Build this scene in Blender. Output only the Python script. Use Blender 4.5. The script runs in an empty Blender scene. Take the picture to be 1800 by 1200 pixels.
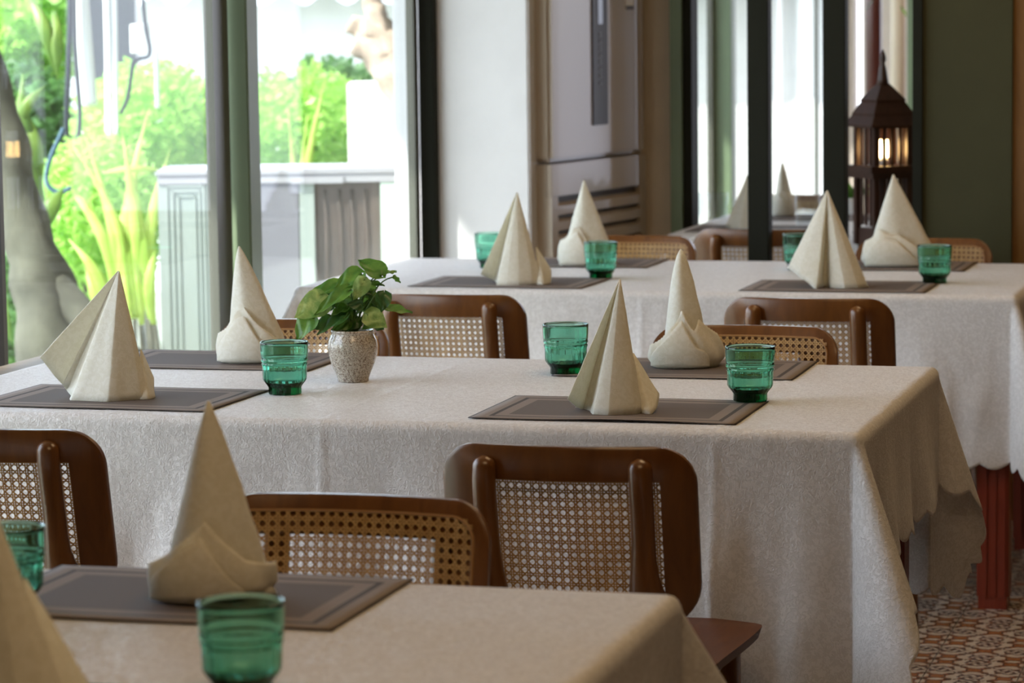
import bpy, bmesh, math, random
from math import sin, cos, pi, radians as rad, sqrt
from mathutils import Vector as V, Matrix, noise
random.seed(4)
SC = bpy.context.scene
COL = SC.collection
# ------------------------------------------------------------------ camera
FPX = 5188.7
CAMP = V((0, 0, 1.405))
RX = V((0.96308579, 0.2688881, -0.01284347))
UX = V((-0.01662323, 0.10702414, 0.99411745))
FX = V((-0.26868092, 0.95720689, -0.10754321))
cd = bpy.data.cameras.new('camera'); cam = bpy.data.objects.new('camera', cd); COL.objects.link(cam)
cam.matrix_world = Matrix(((RX.x, UX.x, -FX.x, 0), (RX.y, UX.y, -FX.y, 0), (RX.z, UX.z, -FX.z, 1.405), (0, 0, 0, 1)))
cd.sensor_width = 36; cd.lens = 36 * FPX / 1800; cd.clip_start = .1; cd.clip_end = 200
cd.dof.use_dof = True; cd.dof.focus_distance = 5.0; cd.dof.aperture_fstop = 7.5
SC.camera = cam
SC.view_settings.view_transform = 'Standard'; SC.view_settings.look = 'None'
SC.view_settings.exposure = 0.22; SC.view_settings.gamma = 1; SC.view_settings.use_curve_mapping = False
# ------------------------------------------------------------------ world, sun, lamps
w = bpy.data.worlds.new('world'); SC.world = w; w.use_nodes = True
nt = w.node_tree; bg = nt.nodes['Background']
sky = nt.nodes.new('ShaderNodeTexSky'); sky.sky_type = 'NISHITA'; sky.sun_disc = False
sky.sun_elevation = rad(52); sky.sun_rotation = rad(226); sky.air_density = 1.2; sky.dust_density = 2.5
mixs = nt.nodes.new('ShaderNodeMix'); mixs.data_type = 'RGBA'; mixs.inputs[0].default_value = .55
mixs.inputs[7].default_value = (4.2, 4.5, 5.7, 1)
nt.links.new(sky.outputs[0], mixs.inputs[6]); nt.links.new(mixs.outputs[2], bg.inputs[0])
bg.inputs[1].default_value = 0.9
sd = bpy.data.lights.new('sun', 'SUN'); sd.energy = 9; sd.angle = rad(1.0); sd.color = (1, .95, .86)
so = bpy.data.objects.new('sun', sd); COL.objects.link(so)
so.rotation_euler = V((-.52, -.50, .69)).to_track_quat('Z', 'Y').to_euler()
def lamp(x, y, sx, sy, e, c, z=2.78):
    l = bpy.data.lights.new('ceiling_light', 'AREA'); l.shape = 'RECTANGLE'; l.size = sx; l.size_y = sy; l.energy = e; l.color = c
    o = bpy.data.objects.new('ceiling_light', l); COL.objects.link(o); o.location = (x, y, z)
WARM = (1, .68, .36)
lamp(-.6, 2.2, 1.2, 1.2, 16, WARM)
lamp(-.7, 5.0, 1.0, 1.0, 13, WARM)
lamp(-.7, 7.3, 1.0, 1.0, 11, WARM)
lamp(-.3, 11.5, 1.5, 2.5, 30, (1, .82, .62))
# ------------------------------------------------------------------ helpers
def px(u, v, Z):
    return CAMP + (FX + RX * ((u - 900) / FPX) + UX * ((600 - v) / FPX)) * Z
def pz(u, v, z):
    d = FX + RX * ((u - 900) / FPX) + UX * ((600 - v) / FPX)
    return CAMP + d * ((z - CAMP.z) / d.z)
def depth(p): return (V(p) - CAMP).dot(FX)
def tag(o, label=None, cat=None, group=None, kind=None):
    if label: o['label'] = label
    if cat: o['category'] = cat
    if group: o['group'] = group
    if kind: o['kind'] = kind
    return o
def empty(name, loc, rz=0, label=None, cat=None, group=None):
    o = bpy.data.objects.new(name, None); COL.objects.link(o); o.location = loc; o.rotation_euler = (0, 0, rz)
    o.empty_display_size = .1
    return tag(o, label, cat, group)
def link(name, me, m, parent=None, smooth=False):
    o = bpy.data.objects.new(name, me); COL.objects.link(o)
    if m is not None and not me.materials: me.materials.append(m)
    if smooth:
        me.polygons.foreach_set('use_smooth', [True] * len(me.polygons))
    if parent: o.parent = parent
    return o
def mesh(name, vs, fs, m, parent=None, smooth=False):
    me = bpy.data.meshes.new(name); me.from_pydata([tuple(v) for v in vs], [], fs); me.update()
    return link(name, me, m, parent, smooth)
class MB:
    def __init__(s): s.v = []; s.f = []
    def add(s, vs, fs, M=None):
        n = len(s.v); s.v += [tuple(M @ V(v)) if M else tuple(v) for v in vs]; s.f += [tuple(i + n for i in f) for f in fs]; return s
    def box(s, x0, x1, y0, y1, z0, z1, M=None, b=0):
        if b:
            bm = bmesh.new(); bmesh.ops.create_cube(bm, size=1)
            for v in bm.verts: v.co = V(((x0 + x1) / 2 + v.co.x * (x1 - x0), (y0 + y1) / 2 + v.co.y * (y1 - y0), (z0 + z1) / 2 + v.co.z * (z1 - z0)))
            bmesh.ops.bevel(bm, geom=bm.edges[:], offset=b, segments=2, affect='EDGES')
            bm.verts.index_update(); s.add([v.co for v in bm.verts], [tuple(v.index for v in f.verts) for f in bm.faces], M); bm.free(); return s
        return s.add([(x0, y0, z0), (x1, y0, z0), (x1, y1, z0), (x0, y1, z0), (x0, y0, z1), (x1, y0, z1), (x1, y1, z1), (x0, y1, z1)],
                     [(0, 3, 2, 1), (4, 5, 6, 7), (0, 1, 5, 4), (1, 2, 6, 5), (2, 3, 7, 6), (3, 0, 4, 7)], M)
    def tube(s, pts, r, n=8, flat=1.0, up=V((0, 0, 1)), cap=True):
        pts = [V(p) for p in pts]; m = len(pts); rs = r if isinstance(r, (list, tuple)) else [r] * m
        vs = []; fs = []
        for i, p in enumerate(pts):
            d = (pts[min(i + 1, m - 1)] - pts[max(i - 1, 0)]).normalized()
            a = d.cross(up)
            if a.length < 1e-4: a = d.cross(V((1, 0, 0)))
            a.normalize(); b = a.cross(d)
            ra, rb = rs[i] if isinstance(rs[i], (tuple, list)) else (rs[i], rs[i] * flat)
            for k in range(n):
                t = 2 * pi * k / n; vs.append(p + a * (ra * cos(t)) + b * (rb * sin(t)))
        for i in range(m - 1):
            for k in range(n):
                k2 = (k + 1) % n; fs.append((i * n + k, i * n + k2, (i + 1) * n + k2, (i + 1) * n + k))
        if cap: fs.append(tuple(range(n))[::-1]); fs.append(tuple((m - 1) * n + k for k in range(n)))
        return s.add(vs, fs)
    def lathe(s, prof, n=32, M=None, rib=None):
        vs = []; fs = []; m = len(prof)
        for i, (r, z) in enumerate(prof):
            for k in range(n):
                t = 2 * pi * k / n; rr = r * (1 + (rib(i, t) if rib else 0)); vs.append((rr * cos(t), rr * sin(t), z))
        for i in range(m - 1):
            for k in range(n):
                k2 = (k + 1) % n; fs.append((i * n + k, i * n + k2, (i + 1) * n + k2, (i + 1) * n + k))
        fs.append(tuple(range(n))[::-1]); fs.append(tuple((m - 1) * n + k for k in range(n)))
        return s.add(vs, fs, M)
    def ob(s, name, m, parent=None, smooth=False): return mesh(name, s.v, s.f, m, parent, smooth)
def autosmooth(o, ang=40):
    bm = bmesh.new(); bm.from_mesh(o.data)
    for f in bm.faces: f.smooth = True
    for e in bm.edges:
        if len(e.link_faces) == 2 and e.calc_face_angle() > rad(ang): e.smooth = False
    bm.to_mesh(o.data); bm.free(); return o
# ------------------------------------------------------------------ materials
def mat(name, col, rough=.6, **k):
    m = bpy.data.materials.new(name); m.use_nodes = True; b = m.node_tree.nodes['Principled BSDF']
    b.inputs['Base Color'].default_value = (*col, 1); b.inputs['Roughness'].default_value = rough
    for a, v in k.items(): b.inputs[a.replace('_', ' ')].default_value = v
    return m
class NT:
    def __init__(s, m): s.t = m.node_tree; s.b = s.t.nodes.get('Principled BSDF')
    def n(s, ty, **k):
        x = s.t.nodes.new(ty)
        for a, v in k.items(): setattr(x, a, v)
        return x
    def l(s, a, b): s.t.links.new(a, b)
    def coord(s, kind='Object'): return s.n('ShaderNodeTexCoord').outputs[kind]
    def mapping(s, vec, sc=(1, 1, 1)):
        x = s.n('ShaderNodeMapping'); x.inputs['Scale'].default_value = sc; s.l(vec, x.inputs[0]); return x.outputs[0]
    def noise(s, vec, sc=5, det=3, rough=.5, dist=0):
        x = s.n('ShaderNodeTexNoise'); x.inputs['Scale'].default_value = sc; x.inputs['Detail'].default_value = det
        x.inputs['Roughness'].default_value = rough; x.inputs['Distortion'].default_value = dist; s.l(vec, x.inputs['Vector']); return x.outputs[0]
    def vor(s, vec, sc, feat='F1'):
        x = s.n('ShaderNodeTexVoronoi', feature=feat); x.inputs['Scale'].default_value = sc; s.l(vec, x.inputs['Vector']); return x.outputs['Distance']
    def ramp(s, f, stops, interp='LINEAR'):
        x = s.n('ShaderNodeValToRGB'); x.color_ramp.interpolation = interp; e = x.color_ramp.elements
        while len(e) < len(stops): e.new(.5)
        for q, (p, c) in zip(e, stops): q.position = p; q.color = (*c, 1) if len(c) == 3 else c
        s.l(f, x.inputs[0]); return x.outputs[0]
    def math(s, op, a, b=None, c=None, clamp=False):
        x = s.n('ShaderNodeMath', operation=op, use_clamp=clamp)
        for i, q in enumerate((a, b, c)):
            if q is None: continue
            if isinstance(q, (int, float)): x.inputs[i].default_value = q
            else: s.l(q, x.inputs[i])
        return x.outputs[0]
    def mix(s, f, a, b):
        x = s.n('ShaderNodeMix', data_type='RGBA')
        for i, q in ((0, f), (6, a), (7, b)):
            if isinstance(q, (int, float)): x.inputs[i].default_value = q
            elif isinstance(q, tuple): x.inputs[i].default_value = (*q, 1)
            else: s.l(q, x.inputs[i])
        return x.outputs[2]
    def bump(s, h, st=.3, d=.002):
        x = s.n('ShaderNodeBump'); x.inputs['Strength'].default_value = st; x.inputs['Distance'].default_value = d
        s.l(h, x.inputs['Height']); s.l(x.outputs[0], s.b.inputs['Normal']); return x
    def translucent(s, amt, col):
        out = s.t.nodes['Material Output']; t = s.n('ShaderNodeBsdfTranslucent'); t.inputs[0].default_value = (*col, 1)
        mx = s.n('ShaderNodeMixShader'); mx.inputs[0].default_value = amt
        s.l(s.b.outputs[0], mx.inputs[1]); s.l(t.outputs[0], mx.inputs[2]); s.l(mx.outputs[0], out.inputs[0])
    def sep(s, v):
        x = s.n('ShaderNodeSeparateXYZ'); s.l(v, x.inputs[0]); return x.outputs
def wood(name, c1, c2, rough=.32, sc=(14, 14, 1.6), coat=.25):
    m = mat(name, c1, rough); N = NT(m); c = N.coord(); v = N.mapping(c, sc)
    n = N.noise(v, 3, 6, .6, 1.2); col = N.ramp(n, [(.3, c1), (.7, c2)]); N.l(col, N.b.inputs['Base Color'])
    N.b.inputs['Coat Weight'].default_value = coat; N.b.inputs['Coat Roughness'].default_value = .2
    N.bump(n, .08, .001); return m
M = {}
M['wood'] = wood('chair_wood', (.105, .036, .007), (.175, .066, .014), .3, (9, 9, 1.5))
M['seatwood'] = wood('seat_wood', (.07, .021, .006), (.105, .034, .010), .5, (14, 1.6, 9), .0)
M['seatwood'].node_tree.nodes['Principled BSDF'].inputs['Specular IOR Level'].default_value = .25
M['legwood'] = wood('leg_wood', (.15, .018, .007), (.20, .03, .012), .35, (14, 14, 1.5))
M['oak'] = wood('bare_tabletop', (.16, .12, .085), (.24, .19, .14), .5, (1.5, 14, 14), .05)
M['lant'] = wood('lantern_wood', (.03, .012, .007), (.05, .02, .012), .45, (12, 12, 2), .1)
m = mat('rattan_cane', (.48, .27, .085), .45); N = NT(m); n = N.noise(N.coord(), 60, 2)
N.l(N.ramp(n, [(.3, (.42, .23, .07)), (.7, (.58, .36, .13))]), N.b.inputs['Base Color']); M['cane'] = m
M['spline'] = mat('cane_spline', (.33, .17, .06), .4)
# damask tablecloth
m = mat('damask_tablecloth', (.74, .71, .67), .62); N = NT(m); c = N.coord()
v = N.mapping(c, (1, 1, 1)); nz = N.noise(v, 125, 3, .6, 1.3)
pat = N.ramp(nz, [(.46, (0, 0, 0)), (.54, (1, 1, 1))])
N.l(N.mix(pat, (.665, .64, .63), (.77, .745, .74)), N.b.inputs['Base Color'])
N.l(N.ramp(nz, [(.45, (.72, .72, .72)), (.55, (.36, .36, .36))]), N.b.inputs['Roughness'])
N.b.inputs['Sheen Weight'].default_value = .25; N.b.inputs['Sheen Roughness'].default_value = .4
fine = N.noise(v, 420, 2); big = N.noise(N.mapping(c, (9, 9, 3)), 2.2, 4, .6)
h = N.math('ADD', N.math('MULTIPLY', pat, .35), N.math('ADD', N.math('MULTIPLY', fine, .5), N.math('MULTIPLY', big, 2.6)))
N.bump(h, .6, .0026); N.translucent(.10, (.8, .78, .6)); M['cloth'] = m
m = mat('cream_napkin', (.80, .775, .70), .7); N = NT(m); c = N.coord()
a = N.noise(c, 95, 3, .6, 1.0); f2 = N.noise(c, 500, 2); g = N.ramp(a, [(.45, (0, 0, 0)), (.56, (1, 1, 1))])
N.l(N.mix(g, (.77, .745, .655), (.84, .82, .75)), N.b.inputs['Base Color']); N.b.inputs['Sheen Weight'].default_value = .3
N.bump(N.math('ADD', N.math('MULTIPLY', g, .3), N.math('MULTIPLY', f2, .6)), .4, .0014)
N.translucent(.30, (.92, .87, .68)); M['napkin'] = m
# placemat: flat printed/woven border bands
m = mat('woven_placemat', (.13, .115, .105), .72); N = NT(m); c = N.coord(); s = N.sep(c)
dx = N.math('SUBTRACT', .225, N.math('ABSOLUTE', s[0])); dy = N.math('SUBTRACT', .15, N.math('ABSOLUTE', s[1]))
dd = N.math('MULTIPLY', N.math('MINIMUM', dx, dy), 10)
N.b.inputs['Specular IOR Level'].default_value = .3
L1, D1, L2, D2 = (.235, .19, .165), (.055, .044, .04), (.23, .185, .16), (.115, .092, .082)
col = N.ramp(dd, [(0, D1), (.03, L1), (.27, D1), (.35, L2), (.55, D2), (1, D2)], 'CONSTANT')
wv = N.n('ShaderNodeTexWave'); wv.inputs['Scale'].default_value = 90; wv.bands_direction = 'Y'; N.l(c, wv.inputs[0])
col = N.mix(N.math('MULTIPLY', wv.outputs[1], .25), col, (.05, .045, .042)); N.l(col, N.b.inputs['Base Color'])
N.bump(wv.outputs[1], .25, .0006); M['mat'] = m
# green glass with tinted body
def glassmat(name, col, vol, dens):
    m = bpy.data.materials.new(name); m.use_nodes = True; t = m.node_tree; t.nodes.remove(t.nodes['Principled BSDF'])
    g = t.nodes.new('ShaderNodeBsdfGlass'); g.inputs[0].default_value = (*col, 1); g.inputs[1].default_value = 0.0; g.inputs[2].default_value = 1.48
    o = t.nodes['Material Output']; t.links.new(g.outputs[0], o.inputs[0])
    if dens:
        va = t.nodes.new('ShaderNodeVolumeAbsorption'); va.inputs[0].default_value = (*vol, 1); va.inputs[1].default_value = dens
        t.links.new(va.outputs[0], o.inputs[1])
    return m
M['green'] = glassmat('green_glass', (.86, .97, .92), (.0, .69, .55), 215)

def pane_mat(name, tint=(.93, .965, .95), ior=1.5, dust_haze=.02):
    m = bpy.data.materials.new(name); m.use_nodes = True; t = m.node_tree; t.nodes.remove(t.nodes['Principled BSDF']); o = t.nodes['Material Output']
    tr = t.nodes.new('ShaderNodeBsdfTransparent'); tr.inputs[0].default_value = (*tint, 1)
    gl = t.nodes.new('ShaderNodeBsdfGlossy'); gl.inputs['Roughness'].default_value = .0
    lw = t.nodes.new('ShaderNodeLayerWeight'); lw.inputs[0].default_value = .5
    pw = t.nodes.new('ShaderNodeMath'); pw.operation = 'POWER'; pw.inputs[1].default_value = 5; t.links.new(lw.outputs['Facing'], pw.inputs[0])
    fr = t.nodes.new('ShaderNodeMath'); fr.operation = 'MULTIPLY_ADD'; fr.inputs[1].default_value = .32; fr.inputs[2].default_value = .02; t.links.new(pw.outputs[0], fr.inputs[0])
    mx = t.nodes.new('ShaderNodeMixShader'); t.links.new(fr.outputs[0], mx.inputs[0]); t.links.new(tr.outputs[0], mx.inputs[1]); t.links.new(gl.outputs[0], mx.inputs[2])
    df = t.nodes.new('ShaderNodeBsdfDiffuse'); df.inputs[0].default_value = (.8, .82, .8, 1); mx2 = t.nodes.new('ShaderNodeMixShader'); mx2.inputs[0].default_value = dust_haze  # pale diffuse mix: dust film plus painted-in reflection haze
    t.links.new(mx.outputs[0], mx2.inputs[1]); t.links.new(df.outputs[0], mx2.inputs[2]); t.links.new(mx2.outputs[0], o.inputs[0]); return m
M['pane'] = pane_mat('window_glass', dust_haze=.035)
M['clear'] = pane_mat('clear_glass', (.93, .95, .96), 1.5, .04)
def paint(name, col, rough=.55, amp=.05):
    m = mat(name, col, rough); N = NT(m); n = N.noise(N.coord(), 6, 5, .6)
    c2 = tuple(max(0, x * (1 - amp)) for x in col); c1 = tuple(min(1, x * (1 + amp)) for x in col)
    N.l(N.ramp(n, [(.35, c2), (.65, c1)]), N.b.inputs['Base Color']); N.bump(N.noise(N.coord(), 180, 2), .1, .001); return m
M['gpost'] = paint('sage_green_paint', (.15, .21, .125), .45)
M['dpost'] = paint('dark_green_paint', (.012, .013, .008), .8)
M['gwall'] = paint('olive_green_wall', (.046, .045, .018), .7)
M['alu'] = mat('grey_aluminium', (.11, .11, .09), .35, Metallic=.3)
M['black'] = mat('black_frame', (.015, .018, .013), .4)
M['white'] = paint('white_pillar_paint', (.70, .70, .72), .3, .03)
M['cream'] = paint('cream_wall_paint', (.60, .50, .38), .6, .04)
M['ceil'] = paint('ceiling_paint', (.30, .25, .19), .8, .03)
M['dwall'] = paint('brown_wall_paint', (.13, .09, .055), .8, .08)
M['brownwood'] = wood('door_wood', (.16, .075, .015), (.22, .11, .025), .4)
M['ac'] = mat('ac_white_plastic', (.43, .36, .28), .3, Coat_Weight=.2)
M['acdark'] = mat('ac_slot_dark', (.05, .03, .02), .5)
M['acstrip'] = mat('ac_display_strip', (.045, .035, .04), .45)
M['acmark'] = mat('ac_grey_marks', (.16, .15, .16), .4)
M['acled'] = mat('ac_blue_black_display', (.008, .012, .03), .15)
M['cond'] = paint('condenser_painted_steel', (.30, .35, .33), .45, .03)
M['condl'] = paint('condenser_pale_lid', (.34, .34, .37), .35, .02)
M['condg'] = paint('condenser_green_panel', (.50, .62, .54), .4, .02)
M['condm'] = paint('condenser_grey_panel', (.17, .17, .20), .6, .02)
M['condd'] = paint('condenser_room_reflection', (.07, .05, .04), .5, .25)  # brown of the room's reflection, painted onto the condenser
M['wire'] = mat('guard_wire', (.62, .68, .64), .35)
M['bark'] = paint('tree_bark', (.075, .075, .055), .95, .45)
M['barkl'] = paint('pale_cut_bark', (.42, .33, .27), .9, .45)
M['owhite'] = paint('outdoor_white_wall', (.85, .85, .85), .8, .03)
M['corr'] = mat('corrugated_roof', (.62, .66, .72), .5)
M['pipe'] = mat('white_pvc', (.85, .87, .88), .35)
M['cable'] = mat('blue_grey_cable', (.012, .018, .03), .6)
M['cableb'] = mat('pale_blue_hose', (.04, .10, .15), .6)
M['meshg'] = mat('dark_mesh_grille', (.09, .10, .12), .6)
M['terra'] = paint('terracotta', (.35, .12, .05), .7, .1)
M['redcol'] = wood('red_column', (.06, .012, .008), (.09, .02, .012), .4)
M['tile_b'] = paint('beige_wall_tile', (.52, .44, .38), .5, .05)
M['soil'] = mat('soil', (.03, .02, .012), .95)
def leafmat(name, c1, c2, tr=.3, sc=14):
    m = mat(name, c1, .38); N = NT(m); n = N.noise(N.mapping(N.coord(), (1, 1, 1)), sc, 3, .6, .6)
    N.l(N.ramp(n, [(.42, c1), (.66, c2)]), N.b.inputs['Base Color']); N.translucent(tr, tuple(min(1, x * 1.6) for x in c2)); return m
M['leaf'] = leafmat('pothos_leaf', (.050, .15, .022), (.16, .30, .045), .25, 30)
M['leafd'] = leafmat('pothos_leaf_dark', (.025, .085, .02), (.06, .15, .03), .15, 30)
M['leafv'] = leafmat('pothos_leaf_variegated', (.09, .2, .03), (.42, .5, .16), .3, 55)
M['stem'] = mat('pothos_stem', (.09, .19, .04), .5)
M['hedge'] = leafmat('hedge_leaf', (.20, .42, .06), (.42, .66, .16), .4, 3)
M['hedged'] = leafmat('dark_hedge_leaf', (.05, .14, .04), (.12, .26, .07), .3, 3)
M['lily'] = leafmat('lily_blade', (.36, .58, .12), (.62, .78, .28), .45, 6)
M['banana'] = leafmat('broad_leaf', (.12, .24, .07), (.30, .42, .10), .4, 4)
m = mat('outdoor_ground', (.3, .3, .26), .9); N = NT(m); n = N.noise(N.coord(), 4, 6, .7)
N.l(N.ramp(n, [(.3, (.16, .2, .12)), (.7, (.42, .43, .4))]), N.b.inputs['Base Color']); M['ground'] = m
# speckled ceramic
m = mat('speckled_ceramic', (.42, .36, .29), .16, Coat_Weight=.5); N = NT(m); c = N.coord()
v1 = N.vor(c, 320); ring = N.ramp(v1, [(0, (.05, .035, .025)), (.24, (.05, .035, .025)), (.33, (.62, .56, .46)), (.55, (.48, .42, .34)), (.72, (.22, .17, .13))])
N.l(ring, N.b.inputs['Base Color']); N.bump(v1, .2, .0008); M['ceramic'] = m
# patterned cement tile (printed motif, one tile per object)
def tilemat():
    m = mat('patterned_cement_tile', (.5, .4, .3), .35); N = NT(m); c = N.coord(); s = N.sep(c); K = N.math
    X = K('MULTIPLY', s[0], 2 * pi / .142); Y = K('MULTIPLY', s[1], 2 * pi / .142)
    cx, cy = K('COSINE', X), K('COSINE', Y)
    a = K('ADD', cx, cy)                                    # diamonds at tile centre and corners
    b = K('MULTIPLY', K('COSINE', K('MULTIPLY', X, 3)), K('COSINE', K('MULTIPLY', Y, 3)))
    d = K('ADD', K('COSINE', K('MULTIPLY', X, 2)), K('COSINE', K('MULTIPLY', Y, 2)))
    e = K('MULTIPLY', K('SINE', K('MULTIPLY', X, 4)), K('SINE', K('MULTIPLY', Y, 4)))
    ring1 = K('LESS_THAN', K('ABSOLUTE', K('ADD', a, K('MULTIPLY', e, .35))), .20)
    ring2 = K('LESS_THAN', K('ABSOLUTE', K('SUBTRACT', K('ADD', d, K('MULTIPLY', b, .6)), .75)), .26)
    orange = K('GREATER_THAN', K('ADD', K('ABSOLUTE', a), K('MULTIPLY', b, .35)), 1.45)
    flor = K('GREATER_THAN', K('SUBTRACT', b, K('MULTIPLY', d, .35)), .78)
    rust = K('GREATER_THAN', K('MULTIPLY', K('SINE', K('MULTIPLY', X, 2)), K('SINE', K('MULTIPLY', Y, 2))), .72)
    nn = N.noise(c, 40, 3)
    base = N.ramp(nn, [(.3, (.40, .33, .26)), (.7, (.52, .44, .36))])
    base = N.mix(orange, base, (.27, .105, .035)); base = N.mix(rust, base, (.26, .09, .03))
    base = N.mix(flor, base, (.10, .055, .035)); base = N.mix(ring2, base, (.07, .045, .04)); base = N.mix(ring1, base, (.08, .05, .045))
    N.l(base, N.b.inputs['Base Color']); return m
M['tile'] = tilemat()
M['grout'] = mat('floor_grout', (.26, .21, .17), .8)
# ------------------------------------------------------------------ room shell
XW = -2.655
def ux(u, y):           # x of image column u on the plane y (at eye height)
    d = FX + RX * ((u - 900) / FPX) + UX * ((600 - 200) / FPX); return d.x / d.y * y
def struct(name, mb, m, parent=None):
    o = mb.ob(name, m, parent)
    if parent is None: o['kind'] = 'structure'
    return o
fl = struct('floor', MB().box(-2.75, 3.2, -2, 16.2, -.12, -.006), M['grout'])
tm = bpy.data.meshes.new('tile'); t = MB().box(-.0992, .0992, -.0992, .0992, -.006, 0); t.v = [(x * (.995 if z == 0 else 1), y * (.995 if z == 0 else 1), z) for x, y, z in t.v]
tm.from_pydata(t.v, [], t.f); tm.materials.append(M['tile'])
single = set()
for i in range(-15, 17):
    for j in range(-10, 81):
        x, y = i * .2 + .06, j * .2 + .1
        if -1.15 < x < .45 and 4.0 < y < 9.5 and len(single) < 235:
            single.add((i, j)); o = bpy.data.objects.new('tile', tm); COL.objects.link(o); o.parent = fl; o.location = (x, y, 0)
rest = MB()
me = bpy.data.meshes.new('floor_tiles')
for i in range(-14, 17):
    for j in range(-10, 81):
        if (i, j) in single: continue
        x, y = i * .2 + .06, j * .2 + .1
        if x < -2.6: continue
        rest.box(x - .0992, x + .0992, y - .0992, y + .0992, -.006, 0)
o = rest.ob('floor_tiles', None, fl)
m2 = M['tile'].copy(); m2.name = 'patterned_cement_tile_field'
mp = m2.node_tree.nodes.new('ShaderNodeMapping'); mp.inputs['Location'].default_value = (-.06, -.1, 0)
tc = [n for n in m2.node_tree.nodes if n.type == 'TEX_COORD'][0]
for l in list(m2.node_tree.links):
    if l.from_node == tc: ts = l.to_socket; m2.node_tree.links.remove(l); m2.node_tree.links.new(mp.outputs[0], ts)
m2.node_tree.links.new(tc.outputs['Object'], mp.inputs[0]); o.data.materials.append(m2); o['kind'] = 'stuff'
struct('ceiling', MB().box(-2.8, 3.2, -2, 16.2, 2.8, 2.9), M['ceil'])
struct('wall_right', MB().box(3.1, 3.2, -2, 16.2, 0, 2.8), M['dwall'])
struct('wall_near', MB().box(-2.8, 3.2, -2.1, -2, 0, 2.8), M['dwall'])
struct('wall_left', MB().box(-2.8, XW, -2, 3.45, 0, 2.8), M['dwall'])
struct('trim_1', MB().box(-4.12, -2.6, -2, 16.2, 2.9, 2.97), M['ceil'])          # unseen eave slab, depth set to keep direct sun off the tabletops
# glazed left wall: posts, frames, panes
def post(name, y0, y1, m, x0=XW - .08, x1=XW + .02, z1=2.8): return struct(name, MB().box(x0, x1, y0, y1, 0, z1, b=.004), m)
# u=403..458 post (green front, aluminium sash at its left), u=740..768 frame
y_l = 5.50; y_a = 6.80; y_b = 8.40
def window(n, ya, yb, sash=.04):
    wn = empty('window_%d' % n, (XW, (ya + yb) / 2, 0)); wn['kind'] = 'structure'
    h = (yb - ya) / 2
    g = MB().box(-.003, .003, -h + .03, h - .03, .08, 2.72).ob('pane', M['pane'], wn)
    f = MB().box(-.012, .012, -h, -h + .03, .0, 2.8).box(-.012, .012, h - sash, h, .0, 2.8).box(-.012, .012, -h + .03, h - sash, 0, .08).box(-.012, .012, -h + .03, h - sash, 2.72, 2.8)
    f.ob('window_frame', M['alu'], wn); return wn
struct('trim_2', MB().box(XW - .08, XW + .02, 5.38, 5.53, 0, 2.8, b=.004), M['black'])
window(1, 3.45, 5.38)
window(2, 5.53, 6.86, .10)
post('trim_3', 6.885, 6.965, M['gpost'], -2.655, -2.603)
window(3, 6.965, 8.42)
post('trim_4', 8.43, 8.475, M['dpost'], -2.645, -2.598)
struct('wall_pillar', MB().box(-2.74, -.2726 * 8.50, 8.476, 8.76, 0, 2.8, b=.006), M['white'])
struct('wall_back_left', MB().box(-2.74, ux(1180, 9.3), 9.305, 9.36, 0, 2.8).box(-2.74, -2.66, 8.76, 9.28, 0, 2.8), M['cream'])
struct('trim_5', MB().box(ux(1178, 9.24), ux(1198, 9.24), 9.24, 9.30, 0, 2.8), M['gpost'])
struct('trim_11', MB().box(ux(1198, 9.26), ux(1216, 9.26), 9.26, 9.36, 0, 2.8), M['dpost'])
# partition plane between the rooms
YP = 8.24
for i, (a, b) in enumerate(((1317, 1354), (1449, 1489))):
    struct('trim_%d' % (6 + i), MB().box(ux(a, YP), ux(b, YP), YP - .03, YP + .03, 0, 2.8, b=.003), M['dpost'])
struct('wall_green', MB().box(ux(1613, YP) + .012, ux(1781, YP), YP - .02, YP + .06, 0, 2.8, b=.002), M['gwall'])
struct('trim_8', MB().box(ux(1613, YP) - .01, ux(1613, YP) + .018, YP - .035, YP + .07, 0, 2.8, b=.002), M['dpost'])
struct('wall_brown', MB().box(ux(1781, YP), ux(1781, YP) + 1.2, YP, YP + .06, 0, 2.8), M['brownwood'])
struct('wall_rear', MB().box(ux(1781, YP) + 1.2, 3.1, YP, YP + .06, 0, 2.8), M['dwall'])
# beyond room: windows, posts, far wall
window(4, 9.36, 11.9); window(5, 12.0, 12.75); post('trim_9', 12.75, 12.85, M['gpost'], XW - .02, XW + .09); window(6, 12.85, 15.48)
YF = 15.5
struct('wall_far', MB().box(ux(1488, YF), ux(1503, YF), YF, YF + .1, 0, 2.8).box(ux(1516, YF), ux(1700, YF), YF, YF + .1, 0, 2.8), M['tile_b'])
struct('trim_10', MB().box(ux(1594, YF - 2), ux(1611, YF - 2), YF - 2, YF - 1.9, 0, 2.8, b=.004), M['gpost'])
wn = empty('window_7', ((ux(1355, YF) + ux(1488, YF)) / 2, YF, 0)); wn['kind'] = 'structure'
hw = (ux(1488, YF) - (XW)) / 2 ; wn.location.x = XW + hw
MB().box(-hw, hw, 0, .006, .05, 2.75).ob('pane', M['pane'], wn)
MB().box(hw - .04, hw, -.02, .02, 0, 2.8).box(-hw, hw, -.02, .02, 0, .05).ob('window_frame', M['alu'], wn)
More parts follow.
